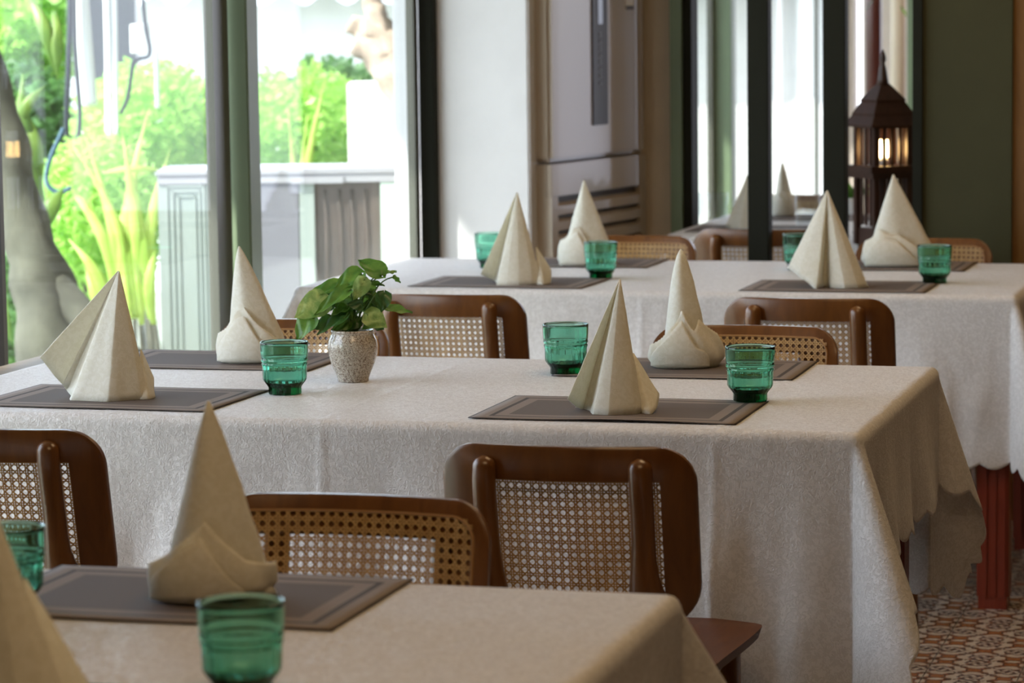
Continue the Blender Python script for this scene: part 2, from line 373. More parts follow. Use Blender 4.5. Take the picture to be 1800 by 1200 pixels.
# round timber and plaster columns of the far room
def column(u0, u1, y, m, label):
    r = (ux(u1, y) - ux(u0, y)) / 2; t = empty('column', ((ux(u0, y) + ux(u1, y)) / 2, y, 0), 0, label, 'column')
    MB().lathe([(r, .12), (r, 2.7)], 24).ob('shaft', m, t, True)
    MB().lathe([(r * 1.25, 0), (r * 1.25, .1), (r, .12)], 24).ob('base', m, t)
    MB().lathe([(r, 2.7), (r * 1.2, 2.74), (r * 1.2, 2.8)], 24).ob('capital', m, t)
column(1521, 1550, 12.4, M['redcol'], 'dark red timber column behind the pagoda lantern')
column(1566, 1592, 13.0, M['cream'], 'round cream plaster column to the right of the dark red column')
# terracotta pier with a cream upper half
t = empty('pier', ((ux(1605, 14.4) + ux(1640, 14.4)) / 2, 14.4, 0), 0, 'narrow pier, terracotta below and cream above, beside the green wall edge', 'pier')
hw = (ux(1640, 14.4) - ux(1605, 14.4)) / 2
MB().box(-hw, hw, -.05, .05, 0, 1.05).ob('terracotta_base', M['terra'], t); MB().box(-hw, hw, -.05, .05, 1.05, 2.8).ob('upper_shaft', M['cream'], t)
# ------------------------------------------------------------------ tables, cloths
ZT = .75
def table(x0, x1, y0, y1, label, legs=True):
    t = empty('dining_table', ((x0 + x1) / 2, (y0 + y1) / 2, 0), 0, label, 'table', 'dining tables in rows')
    hx, hy = (x1 - x0) / 2, (y1 - y0) / 2
    MB().box(-hx, hx, -hy, hy, ZT - .03, ZT - .002, b=.004).ob('tabletop', M['oak'], t)
    MB().box(-hx + .06, hx - .06, -hy + .06, -hy + .085, ZT - .11, ZT - .03).box(-hx + .06, hx - .06, hy - .085, hy - .06, ZT - .11, ZT - .03) \
        .box(-hx + .06, -hx + .085, -hy + .085, hy - .085, ZT - .11, ZT - .03).box(hx - .085, hx - .06, -hy + .085, hy - .085, ZT - .11, ZT - .03).ob('apron', M['legwood'], t)
    for sx in (-1, 1):
        for sy in (-1, 1):
            ins = .042 if y0 > 6 else .068; cx, cy = sx * (hx - ins), sy * (hy - ins); b = MB(); w = .034
            b.box(cx - w, cx + w, cy - w, cy + w, .0, ZT - .03)
            for k in (-1, 0, 1):                                   # fluting ribs
                for q in (-1, 1):
                    b.box(cx + k * .022 - .008, cx + k * .022 + .008, cy + q * w - (.004 if q < 0 else 0), cy + q * w + (.004 if q > 0 else 0), .03, ZT - .13)
                    b.box(cx + q * w - (.004 if q < 0 else 0), cx + q * w + (.004 if q > 0 else 0), cy + k * .022 - .008, cy + k * .022 + .008, .03, ZT - .13)
            b.ob('leg', M['legwood'], t)
    return t
def smooth(x): x = max(0, min(1, x)); return x * x * (3 - 2 * x)
def cloth(x0, x1, y0, y1, L, R, F, B, label, seed, ears, creases=(), amp=.015):
    """L,R,F,B: overhangs (L may be negative: stops short of the table end); ears: dict corner->lean"""
    e = .003; x0e, x1e, y0e, y1e = x0 - e, x1 + e, y0 - e, y1 + e; st = .0072
    def axis(a, b, lo, hi):
        r = []
        if lo > 0:
            n = int(lo / st); r += [(-1, 1 - i / n) for i in range(n)]
            s0 = a
        else: s0 = a - lo
        n = int((b - s0) / st); r += [(0, s0 + (b - s0) * i / n) for i in range(n + 1)]
        n = int(hi / st); r += [(1, (i + 1) / n) for i in range(n)]
        return r
    ax = axis(x0e, x1e, L, R); ay = axis(y0e, y1e, F, B)
    def sc(p, a, b):
        if a < p < b: return .014 * (1 - abs(sin(pi * p / .067)))
        return .020 * (1 - abs(sin(pi * (p - (a if p < a else b)) / .105)))
    R0 = .016; rnd = random.Random(seed); ph = [rnd.random() * 6 for _ in range(8)]
    def fold(p, lo, hi, dpt, k):
        wdw = smooth((p - lo) / .10) * smooth((hi - p) / .10)
        q = .55 * sin(p * 17 + ph[k]) + .35 * sin(p * 29 + ph[k + 1]) + .25 * sin(p * 7.3 + ph[k + 2] + dpt * 3)
        q += .9 * noise.noise(V((p * 9, dpt * 5, seed + k))) + .35 * noise.noise(V((p * 24, dpt * 11, seed + k)))
        return amp * (.9 + q) * wdw * smooth(dpt / .30)
    def saw(p):                                        # pressed panels: a short rise, then a long flat fall
        r = 0
        for c in creases:
            if c - .07 < p <= c: r = max(r, (p - c + .07) / .07)
            elif c < p < c + .30: r = max(r, 1 - (p - c) / .30)
        return r
    def hb(p): return B if B < .24 else .24 + (B - .24) * smooth((p - (x1e - .26)) / .24)   # lifted over the tucked-in chair seats
    def crease(p): return sum(.0022 * math.exp(-((p - c) / .005) ** 2) for c in creases)
    vs = []
    for (kx, sx) in ax:
        for (ky, ty) in ay:
            s = sx if kx == 0 else (x1e + sx * R if kx > 0 else x0e - sx * L)
            t = ty if ky == 0 else (y1e + ty * B if ky > 0 else y0e - ty * F)
            a = 0 if kx == 0 else sx * ((R if kx > 0 else L) - sc(t, y0e, y1e)); b = 0 if ky == 0 else ty * ((hb(s) if ky > 0 else F) - sc(s, x0e, x1e))
            if kx == 0 and ky == 0:
                z = ZT + .0012 + .0007 * noise.noise(V((s * 7, t * 12, seed))) + crease(s) * .5
                vs.append((s, t, z)); continue
            if sx > .7 and ty > .7 and kx and ky: q = 1 - .14 * smooth((min(sx, ty) - .7) / .3); a *= q; b *= q
            r = sqrt(a * a + b * b); cxp = s if kx == 0 else (x1e if kx > 0 else x0e); cyp = t if ky == 0 else (y1e if ky > 0 else y0e)
            phi = math.atan2(b, a); dirx, diry = kx * cos(phi), ky * sin(phi)
            if r < R0 * pi / 2: th = r / R0; out = R0 * sin(th); dn = R0 * (1 - cos(th)); rr = 0
            else: out = R0; rr = r - R0 * pi / 2; dn = R0 + rr
            X, Y = cxp + dirx * out, cyp + diry * out
            if kx and ky:
                k = ears.get((kx, ky), .35); ee = sin(2 * phi) ** 1.3 if sin(2 * phi) > 0 else 0
                hh = k * ee; dn = (ZT + .0012) and (R0 + rr * sqrt(1 - hh * hh)) if rr > 0 else dn
                dg = .7071; X += kx * dg * hh * rr; Y += ky * dg * hh * rr
                w_ = rr * .10 * sin(4 * phi) ; X += -kx * dg * w_ * -1; Y += -ky * dg * w_
            elif kx: X += kx * fold(t, y0e, y1e, rr, 0)
            else: Y += ky * (fold(s, x0e, x1e, rr, 3) + crease(s) * smooth(rr / .01) + .020 * saw(s) * smooth(rr / .30) * smooth((s - x0e) / .1) * smooth((x1e - s) / .05))
            vs.append((X, Y, ZT + .0012 - dn))
    ny = len(ay); fs = []
    for i in range(len(ax) - 1):
        for j in range(ny - 1):
            q = i * ny + j; fs.append((q, q + ny, q + ny + 1, q + 1))
    o = mesh('tablecloth', vs, fs, M['cloth'], None, True); tag(o, label, 'tablecloth', 'white damask tablecloths')
    sm = o.modifiers.new('thickness', 'SOLIDIFY'); sm.thickness = .0009; sm.offset = 1
    return o
T = [(-2.50, -.735, 2.345, 3.245), (-2.52, -.735, 4.615, 5.505), (-2.50, -.735, 6.965, 7.86), (-1.97, -.45, 8.86, 9.80)]
tl = ['dining table nearest the camera under a white cloth', 'middle dining table under the potted plant, bare wood showing at its window end',
      'third dining table, in front of the tall air conditioner and green wall', 'farthest dining table, seen between the dark green posts']
for a, l in zip(T, tl): table(*a, l)
cloth(*T[0], .30, .26, .40, .42, 'white damask tablecloth on the nearest table, lower left of the photo', 1, {(1, 1): .55, (1, -1): .5}, ())
cloth(*T[1], -.085, .25, .55, .45, 'white damask tablecloth with scalloped hem on the middle table with the potted plant', 2, {(1, -1): .47, (1, 1): .36}, (-1.62, -.955))
cloth(*T[2], .30, .24, .42, .40, 'white damask tablecloth on the third table, its left end in bright sun by the window', 3, {(-1, -1): .50, (1, -1): .42, (1, 1): .4}, (-1.95, -1.62))
cloth(*T[3], .2, .25, .35, .24, 'white tablecloth on the farthest table, seen between the dark green posts', 5, {})
# ------------------------------------------------------------------ placemats
def placemat(x, y, a, label, warp=0, lift=.0):
    nx, ny = 24, 14; vs = []; fs = []
    for i in range(nx + 1):
        for j in range(ny + 1):
            X, Y = -.225 + .45 * i / nx, -.15 + .3 * j / ny
            z = .0006 * noise.noise(V((X * 9 + x * 5, Y * 9, y))) + warp * (max(0, -Y / .15) ** 3) * (.5 + .5 * sin(X * 17 + 1)) + .0004
            vs.append((X, Y, max(0, z)))
    for i in range(nx):
        for j in range(ny): q = i * (ny + 1) + j; fs.append((q, q + ny + 1, q + ny + 2, q + 1))
    o = mesh('placemat', vs, fs, M['mat'], None, True); o.location = (x, y, ZT + .0042); o.rotation_euler = (0, 0, rad(a))
    s = o.modifiers.new('thickness', 'SOLIDIFY'); s.thickness = .0012; s.offset = -1
    return tag(o, label, 'placemat', 'grey bordered placemats')
placemat(-1.1575, 4.7976, .34, 'grey-brown bordered placemat on the near right of the middle table, glass on its right corner', .003)
placemat(-1.173, 5.394, .52, 'grey placemat on the far right of the middle table under the cuffed napkin')
placemat(-2.0685, 4.8007, -.9, 'bluish grey placemat on the near left of the middle table, in window light', .001)
placemat(-2.0977, 5.3834, .43, 'grey placemat on the far left of the middle table behind the green glass')
placemat(-1.2655, 3.1184, .15, 'dark grey placemat on the nearest table, under the blurred napkin and behind the largest glass')
placemat(-1.265, 2.520, 0, 'grey placemat at the bottom left photo edge, under the largest napkin')
placemat(-2.003, 7.1325, -.95, 'grey placemat on the near left of the third table')
placemat(-1.986, 7.7415, .83, 'grey placemat on the far left of the third table in front of the air conditioner')
placemat(-1.165, 7.129, -.14, 'grey placemat on the near right of the third table')
placemat(-1.147, 7.737, -.16, 'grey placemat on the far right of the third table, before the pagoda lantern')
placemat(-1.72, 9.07, 0, 'grey placemat on the farthest table, left of the dark green post'); placemat(-1.66, 9.60, 0, 'grey placemat at the far side of the farthest table, seen between the two dark posts')
placemat(-1.20, 9.07, 0, 'grey placemat on the farthest table behind the pagoda lantern')
# ------------------------------------------------------------------ green glasses
def glass_mesh():
    out = [(.024, .0), (.0285, .0005), (.0293, .003), (.0290, .012), (.0305, .015), (.0372, .0235), (.0385, .027), (.0388, .040), (.0390, .0500), (.0402, .0525), (.0408, .0545),
           (.0402, .0565), (.0398, .0580), (.0418, .0600), (.0420, .0620), (.0412, .0640), (.0418, .0680), (.0424, .080), (.0428, .090), (.0430, .0930), (.0425, .0940)]
    inn = [(.0410, .0932), (.0404, .088), (.0400, .075), (.0394, .064), (.0382, .058), (.0368, .054), (.0362, .046), (.0358, .030), (.0340, .0235), (.025, .0180), (.012, .0165), (.0004, .0163)]
    prof = out + inn; no = len(out); nseg = 96
    def rib(i, t):
        if 6 <= i <= 10: return .017 * cos(20 * t)
        if 1 <= i <= 5: return .010 * cos(20 * t)
        if no + 5 <= i <= no + 7: return .006 * cos(20 * t)
        return 0
    b = MB().lathe([(.0004, .0015)] + prof, nseg, None, lambda i, t: rib(i - 1, t)); me = bpy.data.meshes.new('drinking_glass'); me.from_pydata(b.v, [], b.f); me.update(); return me
GM = glass_mesh(); GM.materials.append(M['green'])
def glass(x, y, label, z=ZT + .0022, m=None, group='ribbed green drinking glasses'):
    o = link('drinking_glass', GM, None, None, True); o.location = (x, y, z); o.rotation_euler = (0, 0, random.random()); return tag(o, label, 'glass', group)
def gpx(u, v, label):   # by the centre of its rim
    p = pz(u, v, ZT + .096); return glass(p.x, p.y, label)
glass(-.9648, 4.9443, 'ribbed green glass on the right corner of the near right placemat, middle table', ZT + .0048)
glass(-1.380, 5.286, 'green glass behind the near right napkin on the middle table, pale in backlight')
glass(-1.800, 4.9135, 'green glass just left of the potted plant on the middle table')
glass(-1.8078, 7.2865, 'green glass beside the near left napkin of the third table, before the air conditioner')
glass(-.954, 7.2585, 'green glass on the third table in front of the green wall')
gpx(423, 1056, 'largest and blurriest green glass, on the nearest table at the bottom of the photo')
gpx(12, 925, 'green glass half hidden behind the largest napkin at the left photo edge')
gpx(862, 409, 'green glass on the far left of the third table, in front of the white pillar')
gpx(1404, 411, 'green glass behind the near right napkin of the third table, below the dark posts')
# ------------------------------------------------------------------ napkins
def cat(pts, n, lin=0):
    out = []; m = len(pts)
    P = [V(p) for p in pts]; P = [P[0] * 2 - P[1]] + P + [P[-1] * 2 - P[-2]]
    for i in range(n + 1):
        t = i / n * (m - 1); k = min(int(t), m - 2); f = t - k; a, b, c, d = P[k:k + 4]
        q = .5 * ((2 * b) + (c - a) * f + (2 * a - 5 * b + 4 * c - d) * f * f + (3 * b - a - 3 * c + d) * f ** 3)
        out.append(q * (1 - lin) + (b * (1 - f) + c * f) * lin)
    return out
def ruled(vs, fs, top, bot, rows=14, bulge=0., zig=False, nrm=None):
    """surface between two equal-length curves"""
    n0 = len(vs); n = len(top)
    for j in range(rows + 1):
        t = j / rows
        for i in range(n):
            p = top[i] * (1 - t) + bot[i] * t
            if bulge: p = p + nrm * (bulge * sin(pi * t))
            p = p + V((noise.noise(p * 38), noise.noise(p * 38 + V((9, 0, 0))), 0)) * .0016 * t
            if zig and j == rows: p = p + V((0, 0, .0012 if i % 2 else 0))
            vs.append(p)
    for j in range(rows):
        for i in range(n - 1):
            q = n0 + j * n + i; fs.append((q, q + 1, q + n + 1, q + n))
def finish(vs, fs, label, group):
    b = MB(); c = V((sum(v.x for v in vs) / len(vs), sum(v.y for v in vs) / len(vs), 0)); zmin = ZT + .0048
    vs = [V((v.x - c.x, v.y - c.y, max(v.z, zmin) - zmin)) for v in vs]
    o = mesh('napkin', vs, fs, M['napkin'], None, True); o.location = (c.x, c.y, zmin)
    s = o.modifiers.new('thickness', 'SOLIDIFY'); s.thickness = .0014; s.offset = 0
    return tag(o, label, 'napkin', group)
def ptf(anchor):
    p0 = pz(anchor[0], anchor[1], ZT + .004); Z0 = depth(p0)
    def f(u, dd, v=None):
        if v is not None: return px(u, v, Z0 + dd)
        # on the table: same column, depth Z0+dd, z fixed
        a = px(u, anchor[1], Z0 + dd); return V((a.x, a.y, ZT + .0042))
    return f
FH = V((FX.x, FX.y, 0)).normalized()
def napkin_front(anchor, tip, base, back, flap, label, n=150):
    f = ptf(anchor); vs = []; fs = []; T0 = f(tip[0], tip[2], tip[1])
    B = cat([f(*q) for q in base], n, .65)
    top = [T0 + (b - T0) * .012 for b in B]; ruled(vs, fs, top, B, 16, 0, True)
    Bk = cat([f(*q) for q in back], 60); ruled(vs, fs, [T0 + (b - T0) * .012 for b in Bk], Bk, 12)
    for (ap, fb) in flap:
        A = f(ap[0], ap[2], ap[1]); Fb = cat([f(*q) for q in fb], 44); ruled(vs, fs, [A + (b - A) * .03 for b in Fb], Fb, 10, .004, True, FH)
    return finish(vs, fs, label, 'cone-folded cream napkins')
napkin_front((1070, 729), (1090, 488, .045), [(998, .02, 701), (1010, .045, 713), (1024, .075, 720), (1036, .05, 724), (1043, .0), (1068, -.012), (1098, -.008), (1119, -.002), (1130, .012)],
             [(1128, .008), (1124, .05), (1090, .10), (1040, .10), (1012, .075, 716)],
             [((1112, 618, .06), [(1128, .01), (1132, .002), (1146, -.002), (1155, .018, 715), (1158, .055, 692)])], 'cone-folded cream napkin on the near right placemat of the middle table')
napkin_front((190, 704), (209, 474, .045), [(70, .05, 628), (96, .075, 661), (118, .10, 686), (126, .06, 697), (124, .004), (158, -.012), (190, -.026), (232, -.006), (250, .004), (262, .02)],
             [(262, .02), (255, .07), (200, .11), (140, .11), (110, .09, 676)],
             [((247, 612, .05), [(240, .0), (262, .006), (272, .035), (270, .06, 664)])], 'cream napkin cone with a wide left wing, on the near left of the middle table')
napkin_front((910, 501), (909, 336, .05), [(845, .05, 482), (857, .08, 488), (868, .09, 493), (874, .05, 497), (873, .0), (890, -.016), (912, -.018), (938, -.004), (953, .015)],
             [(953, .015), (945, .08), (905, .12), (868, .10, 493)],
             [((942, 432, .05), [(944, .0), (957, -.002), (967, .03), (969, .06, 474)])], 'cream napkin cone on the near left of the third table, before the white pillar')
napkin_front((1480, 507), (1454, 333, .05), [(1384, .05, 471), (1403, .02, 485), (1422, .0, 499), (1436, -.012), (1443, .012), (1447, .045), (1455, .04), (1461, .004), (1485, -.018), (1508, -.012), (1527, .012)],
             [(1527, .01), (1515, .08), (1470, .12), (1420, .1, 490), (1404, .06, 484)], [((1450, 420, .05), [(1422, .035, 499), (1432, .0), (1440, .002), (1446, .02)])],
             'cream napkin cone on the near right of the third table, left of the green glass')
napkin_front((20, 1283), (-22, 864, .04), [(-150, .03, 1215), (-110, .03), (-40, -.01), (40, -.015), (100, -.002), (138, .02)],
             [(138, .02), (110, .10), (20, .13), (-100, .1)], [((40, 1010, .06), [(110, .0), (140, .01), (158, .04, 1215), (150, .07, 1195)])],
             'largest, most blurred cream napkin, cut off by the left photo edge')
def napkin_back(anchor, tip, body, cuff, heights, label, pw=.85, cd=.05, bdep=.045):
    """body:(uL,uR) at table; cuff:(uL,uR); heights: [(frac 0..1 across the front, v of cuff edge)]"""
    p0 = pz(anchor[0], anchor[1], ZT + .004); Z0 = depth(p0); Zc = Z0 + cd; s = Zc / FPX
    def lx(u): return (u - anchor[0]) * s
    RH = V((RX.x, RX.y, 0)).normalized()
    o0 = px(anchor[0], anchor[1], Zc); o0 = V((o0.x, o0.y, ZT + .0045))
    tz = px(tip[0], tip[1], Zc).z - o0.z
    def W(x, y, z): return o0 + RH * x + FH * y + V((0, 0, z))
    vs = []; fs = []
    tipx = lx(tip[0]); bc, ba = (lx(body[0]) + lx(body[1])) / 2, (lx(body[1]) - lx(body[0])) / 2
    def br(t): return t ** pw
    n = 72; rows = 18; n0 = 0
    for j in range(rows + 1):
        t = j / rows; k = br(t) if t > 0 else .012
        for i in range(n + 1):
            a = 2 * pi * i / n; x = tipx * (1 - t) + bc * t + ba * k * cos(a); y = bdep * k * sin(a) * (1 + .12 * cos(3 * a))
            p = W(x, y, tz * (1 - t)); vs.append(p + V((noise.noise(p * 30), noise.noise(p * 30 + V((5, 5, 5))), 0)) * .003 * t)
    for j in range(rows):
        for i in range(n): q = j * (n + 1) + i; fs.append((q, q + 1, q + n + 2, q + n + 1))
    cc, ca = (lx(cuff[0]) + lx(cuff[1])) / 2, (lx(cuff[1]) - lx(cuff[0])) / 2
    hp = [(q, px(anchor[0], v, Zc - bdep).z - o0.z) for q, v in heights]
    def H(a):                                              # a: 0=right, -pi/2=front, pi=left
        fr = (1 - cos(a + pi if a < 0 else a)) / 2 if False else (cos(a) + 1) / 2
        hs = hp[0][1] if fr <= hp[0][0] else hp[-1][1]
        for (q0, h0), (q1, h1) in zip(hp, hp[1:]):
            if q0 <= fr <= q1: hs = h0 + (h1 - h0) * (fr - q0) / (q1 - q0)
        if sin(a) > 0: hs = hs * (1 - .45 * sin(a))
        return hs
    n0 = len(vs); rows = 12; n = 144
    for j in range(rows + 1):
        q = j / rows
        for i in range(n + 1):
            a = 2 * pi * i / n; h = H(a) * q; t = max(0, 1 - h / tz)
            prof = .86 + .14 * smooth(h / .018) - .0 * q
            blend = smooth((h - .02) / .085)
            bx = tipx * (1 - t) + bc * t; bw = ba * br(t)
            X = (cc + ca * prof * cos(a)) * (1 - blend) + (bx + (bw + .006) * cos(a)) * blend
            Yd = ((bdep + .012) * prof) * (1 - blend) + (bdep * br(t) + .007) * blend
            wr = .0025 * sin(a * 7 + h * 60) * smooth(h / .02)
            p = W(X, Yd * sin(a), h + (.0016 if (j == rows and i % 2) else 0)); vs.append(p + (RH * cos(a) + FH * sin(a)) * wr)
    for j in range(rows):
        for i in range(n): k = n0 + j * (n + 1) + i; fs.append((k, k + 1, k + n + 2, k + n + 1))
    # second leaf of the fold lying over the cuff
    n0 = len(vs); rows = 8; m = 40
    for j in range(rows + 1):
        q = j / rows
        for i in range(m + 1):
            a = -pi * .86 + pi * .55 * i / m; e_ = sin(pi * i / m); h = (.012 + (H(a) * .97 - .012 - .03 * (i / m)) * e_ ** .6) * q + .004; t = max(0, 1 - h / tz); blend = smooth((h - .02) / .085)
            bx = tipx * (1 - t) + bc * t; bw = ba * br(t)
            X = (cc + ca * cos(a)) * (1 - blend) + (bx + (bw + .006) * cos(a)) * blend
            Yd = (bdep + .012) * (1 - blend) + (bdep * br(t) + .007) * blend
            p = W(X, Yd * sin(a), h); vs.append(p + (RH * cos(a) + FH * sin(a)) * (.0025 + .0025 * q * e_))
    for j in range(rows):
        for i in range(m): k = n0 + j * (m + 1) + i; fs.append((k, k + 1, k + m + 2, k + m + 1))
    return finish(vs, fs, label, 'cone-folded cream napkins')
napkin_back((1205, 649), (1198, 436), (1165, 1250), (1139, 1272), [(0, 612), (.2, 580), (.42, 545), (.62, 582), (.82, 562), (1, 592)],
            'cream napkin cone with a wide bulging cuff, on the far right of the middle table', .62)
napkin_back((445, 640), (425, 431), (402, 516), (380, 512), [(0, 590), (.22, 548), (.40, 541), (.6, 570), (.85, 596), (1, 612)],
            'cream napkin cone with a cuff, left of the potted plant and its glass', .80)
napkin_back((1025, 468), (1028, 316), (985, 1086), (980, 1068), [(0, 425), (.15, 402), (.3, 398), (.5, 420), (.75, 440), (1, 452)],
            'cream napkin cone with a rounded cuff before the air conditioner vents', .95)
napkin_back((1575, 470), (1570, 306), (1520, 1656), (1514, 1640), [(0, 425), (.12, 403), (.3, 412), (.45, 412), (.7, 432), (1, 455)],
            'cream napkin cone with a torn-edged cuff in front of the pagoda lantern', .95)
napkin_back((372, 1064), (375, 700), (285, 486), (262, 484), [(0, 1000), (.2, 960), (.42, 915), (.62, 950), (.8, 985), (1, 1000)],
            'blurred cream napkin cone behind the largest green glass on the nearest table', .85)
napkin_front((1305, 402), (1318, 296, .05), [(1276, .03, 396), (1284, .02), (1300, -.01), (1330, -.01), (1350, .01)], [(1350, .01), (1340, .09), (1300, .1), (1276, .05)], [],
             'white napkin cone on the farthest table half hidden by the left dark post', 90)
napkin_back((1378, 381), (1375, 284), (1360, 1398), (1357, 1399), [(0, 345), (.3, 338), (.7, 338), (1, 345)], 'white napkin cone on the farthest table, between the two dark posts', .7)
# ------------------------------------------------------------------ chairs
BW, BZ0, BZ1 = .186, .535, .807
def bmap(x, z, off=0):
    """curved, reclined backrest surface; off = distance towards the sitter (+y)"""
    return V((x, -.262 + .95 * x * x - (z - BZ0) * .20 + off, z))
def rrect(hx, z0, z1, r, n=10, rb=None):
    rb = rb or r; pts = []
    for (cx, cz, a0, q) in ((hx - r, z1 - r, 0, r), (-hx + r, z1 - r, pi / 2, r), (-hx + rb, z0 + rb, pi, rb), (hx - rb, z0 + rb, 1.5 * pi, rb)):
        for i in range(n + 1): a = a0 + pi / 2 * i / n; pts.append((cx + q * cos(a), cz + q * sin(a)))
    out = []                                    # densify long straight runs so the curve shows
    for i, p in enumerate(pts):
        q = pts[(i + 1) % len(pts)]; out.append(p); d = math.dist(p, q)
        k = int(d / .03)
        for j in range(1, k): out.append((p[0] + (q[0] - p[0]) * j / k, p[1] + (q[1] - p[1]) * j / k))
    return out
def backframe():
    outer = rrect(BW, BZ0, BZ1, .055, 10, .07); N_ = len(outer); cx, cz = 0, (BZ0 + BZ1) / 2
    inner = []
    ix, iz0, iz1, ir = .137, .568, .757, .008
    for (x, z) in outer:                        # same angular order on the inner opening
        hx, hz = BW, (BZ1 - BZ0) / 2; X = max(-ix, min(ix, x * 1.03 * ix / BW * 1.12)); Z = z
        Z = max(iz0, min(iz1, cz + (z - cz) * 1.12 * ((iz1 - iz0) / 2) / hz)); inner.append((X, Z))
    th = .018; vs = []; fs = []; e = .005
    rings = []
    def ring(pts, off, shrink=0):
        n0 = len(vs)
        for (x, z) in pts:
            k = 1 - shrink / BW; kz = 1 - shrink / ((BZ1 - BZ0) / 2); vs.append(bmap(x * k, cz + (z - cz) * kz, off))
        rings.append(n0)
    ring(inner, 0); ring(outer, 0, e); ring(outer, e * .8); ring(outer, th - e * .8); ring(outer, th, e); ring(inner, th)
    rings.append(rings[0])
    for a, b in zip(rings, rings[1:]):
        for i in range(N_): j = (i + 1) % N_; fs.append((a + i, a + j, b + j, b + i))
    return vs, fs
CX, CZ0, CZ1, TH = .163, .557, .786, .018
def cane():
    b = MB(); p = .0127; th = .0007; off = TH + .0012
    def strip(P, w, lay):
        n0 = len(b.v); m = len(P)
        for i, (x, z) in enumerate(P):
            q = P[min(i + 1, m - 1)]; o_ = P[max(i - 1, 0)]; dx, dz = q[0] - o_[0], q[1] - o_[1]; L = sqrt(dx * dx + dz * dz) or 1; nx, nz = -dz / L * w / 2, dx / L * w / 2
            for s in (1, -1):
                for t in (0, th): b.v.append(tuple(bmap(x + nx * s, z + nz * s, off + lay + t)))
        for i in range(m - 1):
            a = n0 + 4 * i; c = a + 4
            b.f += [(a, c, c + 2, a + 2), (a + 1, a + 3, c + 3, c + 1), (a, a + 1, c + 1, c), (a + 2, c + 2, c + 3, a + 3)]
    nx = int(CX / p); nz0 = int((CZ1 - CZ0) / p)
    for i in range(-nx, nx + 1):
        for d in (-.0016, .0016): strip([(i * p + d, CZ0), (i * p + d, CZ1)], .0017, 0)
    for k in range(nz0 + 1):
        z = CZ0 + .004 + k * p
        for d in (-.0016, .0016):
            if CZ0 < z + d < CZ1: strip([(x / 12 * CX, z + d) for x in range(-12, 13)], .0017, .0008)
    for s in (1, -1):
        k = -60
        while k < 61:
            c = (k + .5) * p; k += 1                  # line z - zc = s*(x - c) through hole corners
            pts = []
            for i in range(0, 25):
                z = CZ0 + (CZ1 - CZ0) * i / 24; x = c + s * (z - CZ0 - .004)
                if abs(x) <= CX: pts.append((x, z))
            if len(pts) > 1: strip(pts, .0018, .0016)
    return b
def cane_mesh(): b = cane(); me = bpy.data.meshes.new('cane_webbing'); me.from_pydata(b.v, [], b.f); me.materials.append(M['cane']); return me
def make_chair():
    t = empty('dining_chair', (0, 0, 0))
    vs, fs = backframe(); fr = mesh('backrest_frame', vs, fs, M['wood'], t); autosmooth(fr, 45)
    c = link('cane_webbing', cane_mesh(), None, t); c['kind'] = 'stuff'
    sp = rrect(CX + .001, CZ0 - .001, CZ1 + .001, .030, 6); sp.append(sp[0]); MB().tube([bmap(x, z, TH + .0015) for x, z in sp], .0024, 6, up=V((0, 1, 0)), cap=False).ob('cane_spline', M['spline'], t, True)
    for s in (-1, 1):                            # rear legs run up behind the backrest
        P = [(s * .165, -.235, .0), (s * .150, -.222, .22), (s * .135, -.216, .42), (s * .124, -.235, .52)]
        P += [(s * .114, bmap(s * .114, z).y - .017, z) for z in (.60, .68, .75)] + [(s * .113, bmap(s * .113, .775).y - .012, .776), (s * .113, bmap(s * .113, .79).y - .010, .792)]
        C = cat(P, 28); R = []
        for q in C:
            z = q.z; a = .0175 + .020 * math.exp(-((z - .535) / .065) ** 2); d = .016 + .012 * math.exp(-((z - .48) / .1) ** 2)
            e = sqrt(max(.03, 1 - max(0, (z - .776) / .0165) ** 2)); R.append((a * e, d * e if z > .75 else d))
        MB().tube(C, R, 14, up=V((0, 1, 0))).ob('rear_leg', M['wood'], t, True)
    for s in (-1, 1):
        MB().tube([(s * .165, .175, 0), (s * .160, .165, .25), (s * .155, .158, .448)], [.013, .0165, .019], 12, up=V((0, 1, 0))).ob('front_leg', M['wood'], t, True)
    # dished plywood seat
    def sx(y): return .19 + .024 * smooth((y + .22) / .36)
    b = MB(); n = 22; m = 22; top = []
    for k, (dz, ins) in enumerate(((0, 0), (-.018, .006))):
        for j in range(m + 1):
            y = -.215 + .42 * j / m; f = 1 - max(0, (y - .115) / .09) ** 3 * .42 if y > .115 else 1; g = 1 - max(0, (-.15 - y) / .065) ** 2 * .25 if y < -.15 else 1
            for i in range(n + 1):
                xx = (2 * i / n - 1); X = xx * (sx(y) * f * g - ins); z = .468 + dz - .010 * (1 - xx * xx) * sin(pi * j / m) - .006 * smooth((y - .12) / .085)
                b.v.append((X, y, z))
    q = (m + 1) * (n + 1)
    for j in range(m):
        for i in range(n):
            a = j * (n + 1) + i; b.f += [(a, a + 1, a + n + 2, a + n + 1), (q + a, q + a + n + 1, q + a + n + 2, q + a + 1)]
    per = [i for i in range(n + 1)] + [j * (n + 1) + n for j in range(1, m + 1)] + [m * (n + 1) + i for i in range(n - 1, -1, -1)] + [j * (n + 1) for j in range(m - 1, 0, -1)]
    for a, c2 in zip(per, per[1:] + per[:1]): b.f.append((a, q + a, q + c2, c2))
    autosmooth(b.ob('seat', M['seatwood'], t), 50)
    MB().box(-.14, .14, .140, .158, .405, .449).box(-.14, .14, -.205, -.187, .405, .449).box(-.155, -.137, -.2, .15, .405, .449).box(.137, .155, -.2, .15, .405, .449).ob('seat_rail', M['wood'], t)
    return t
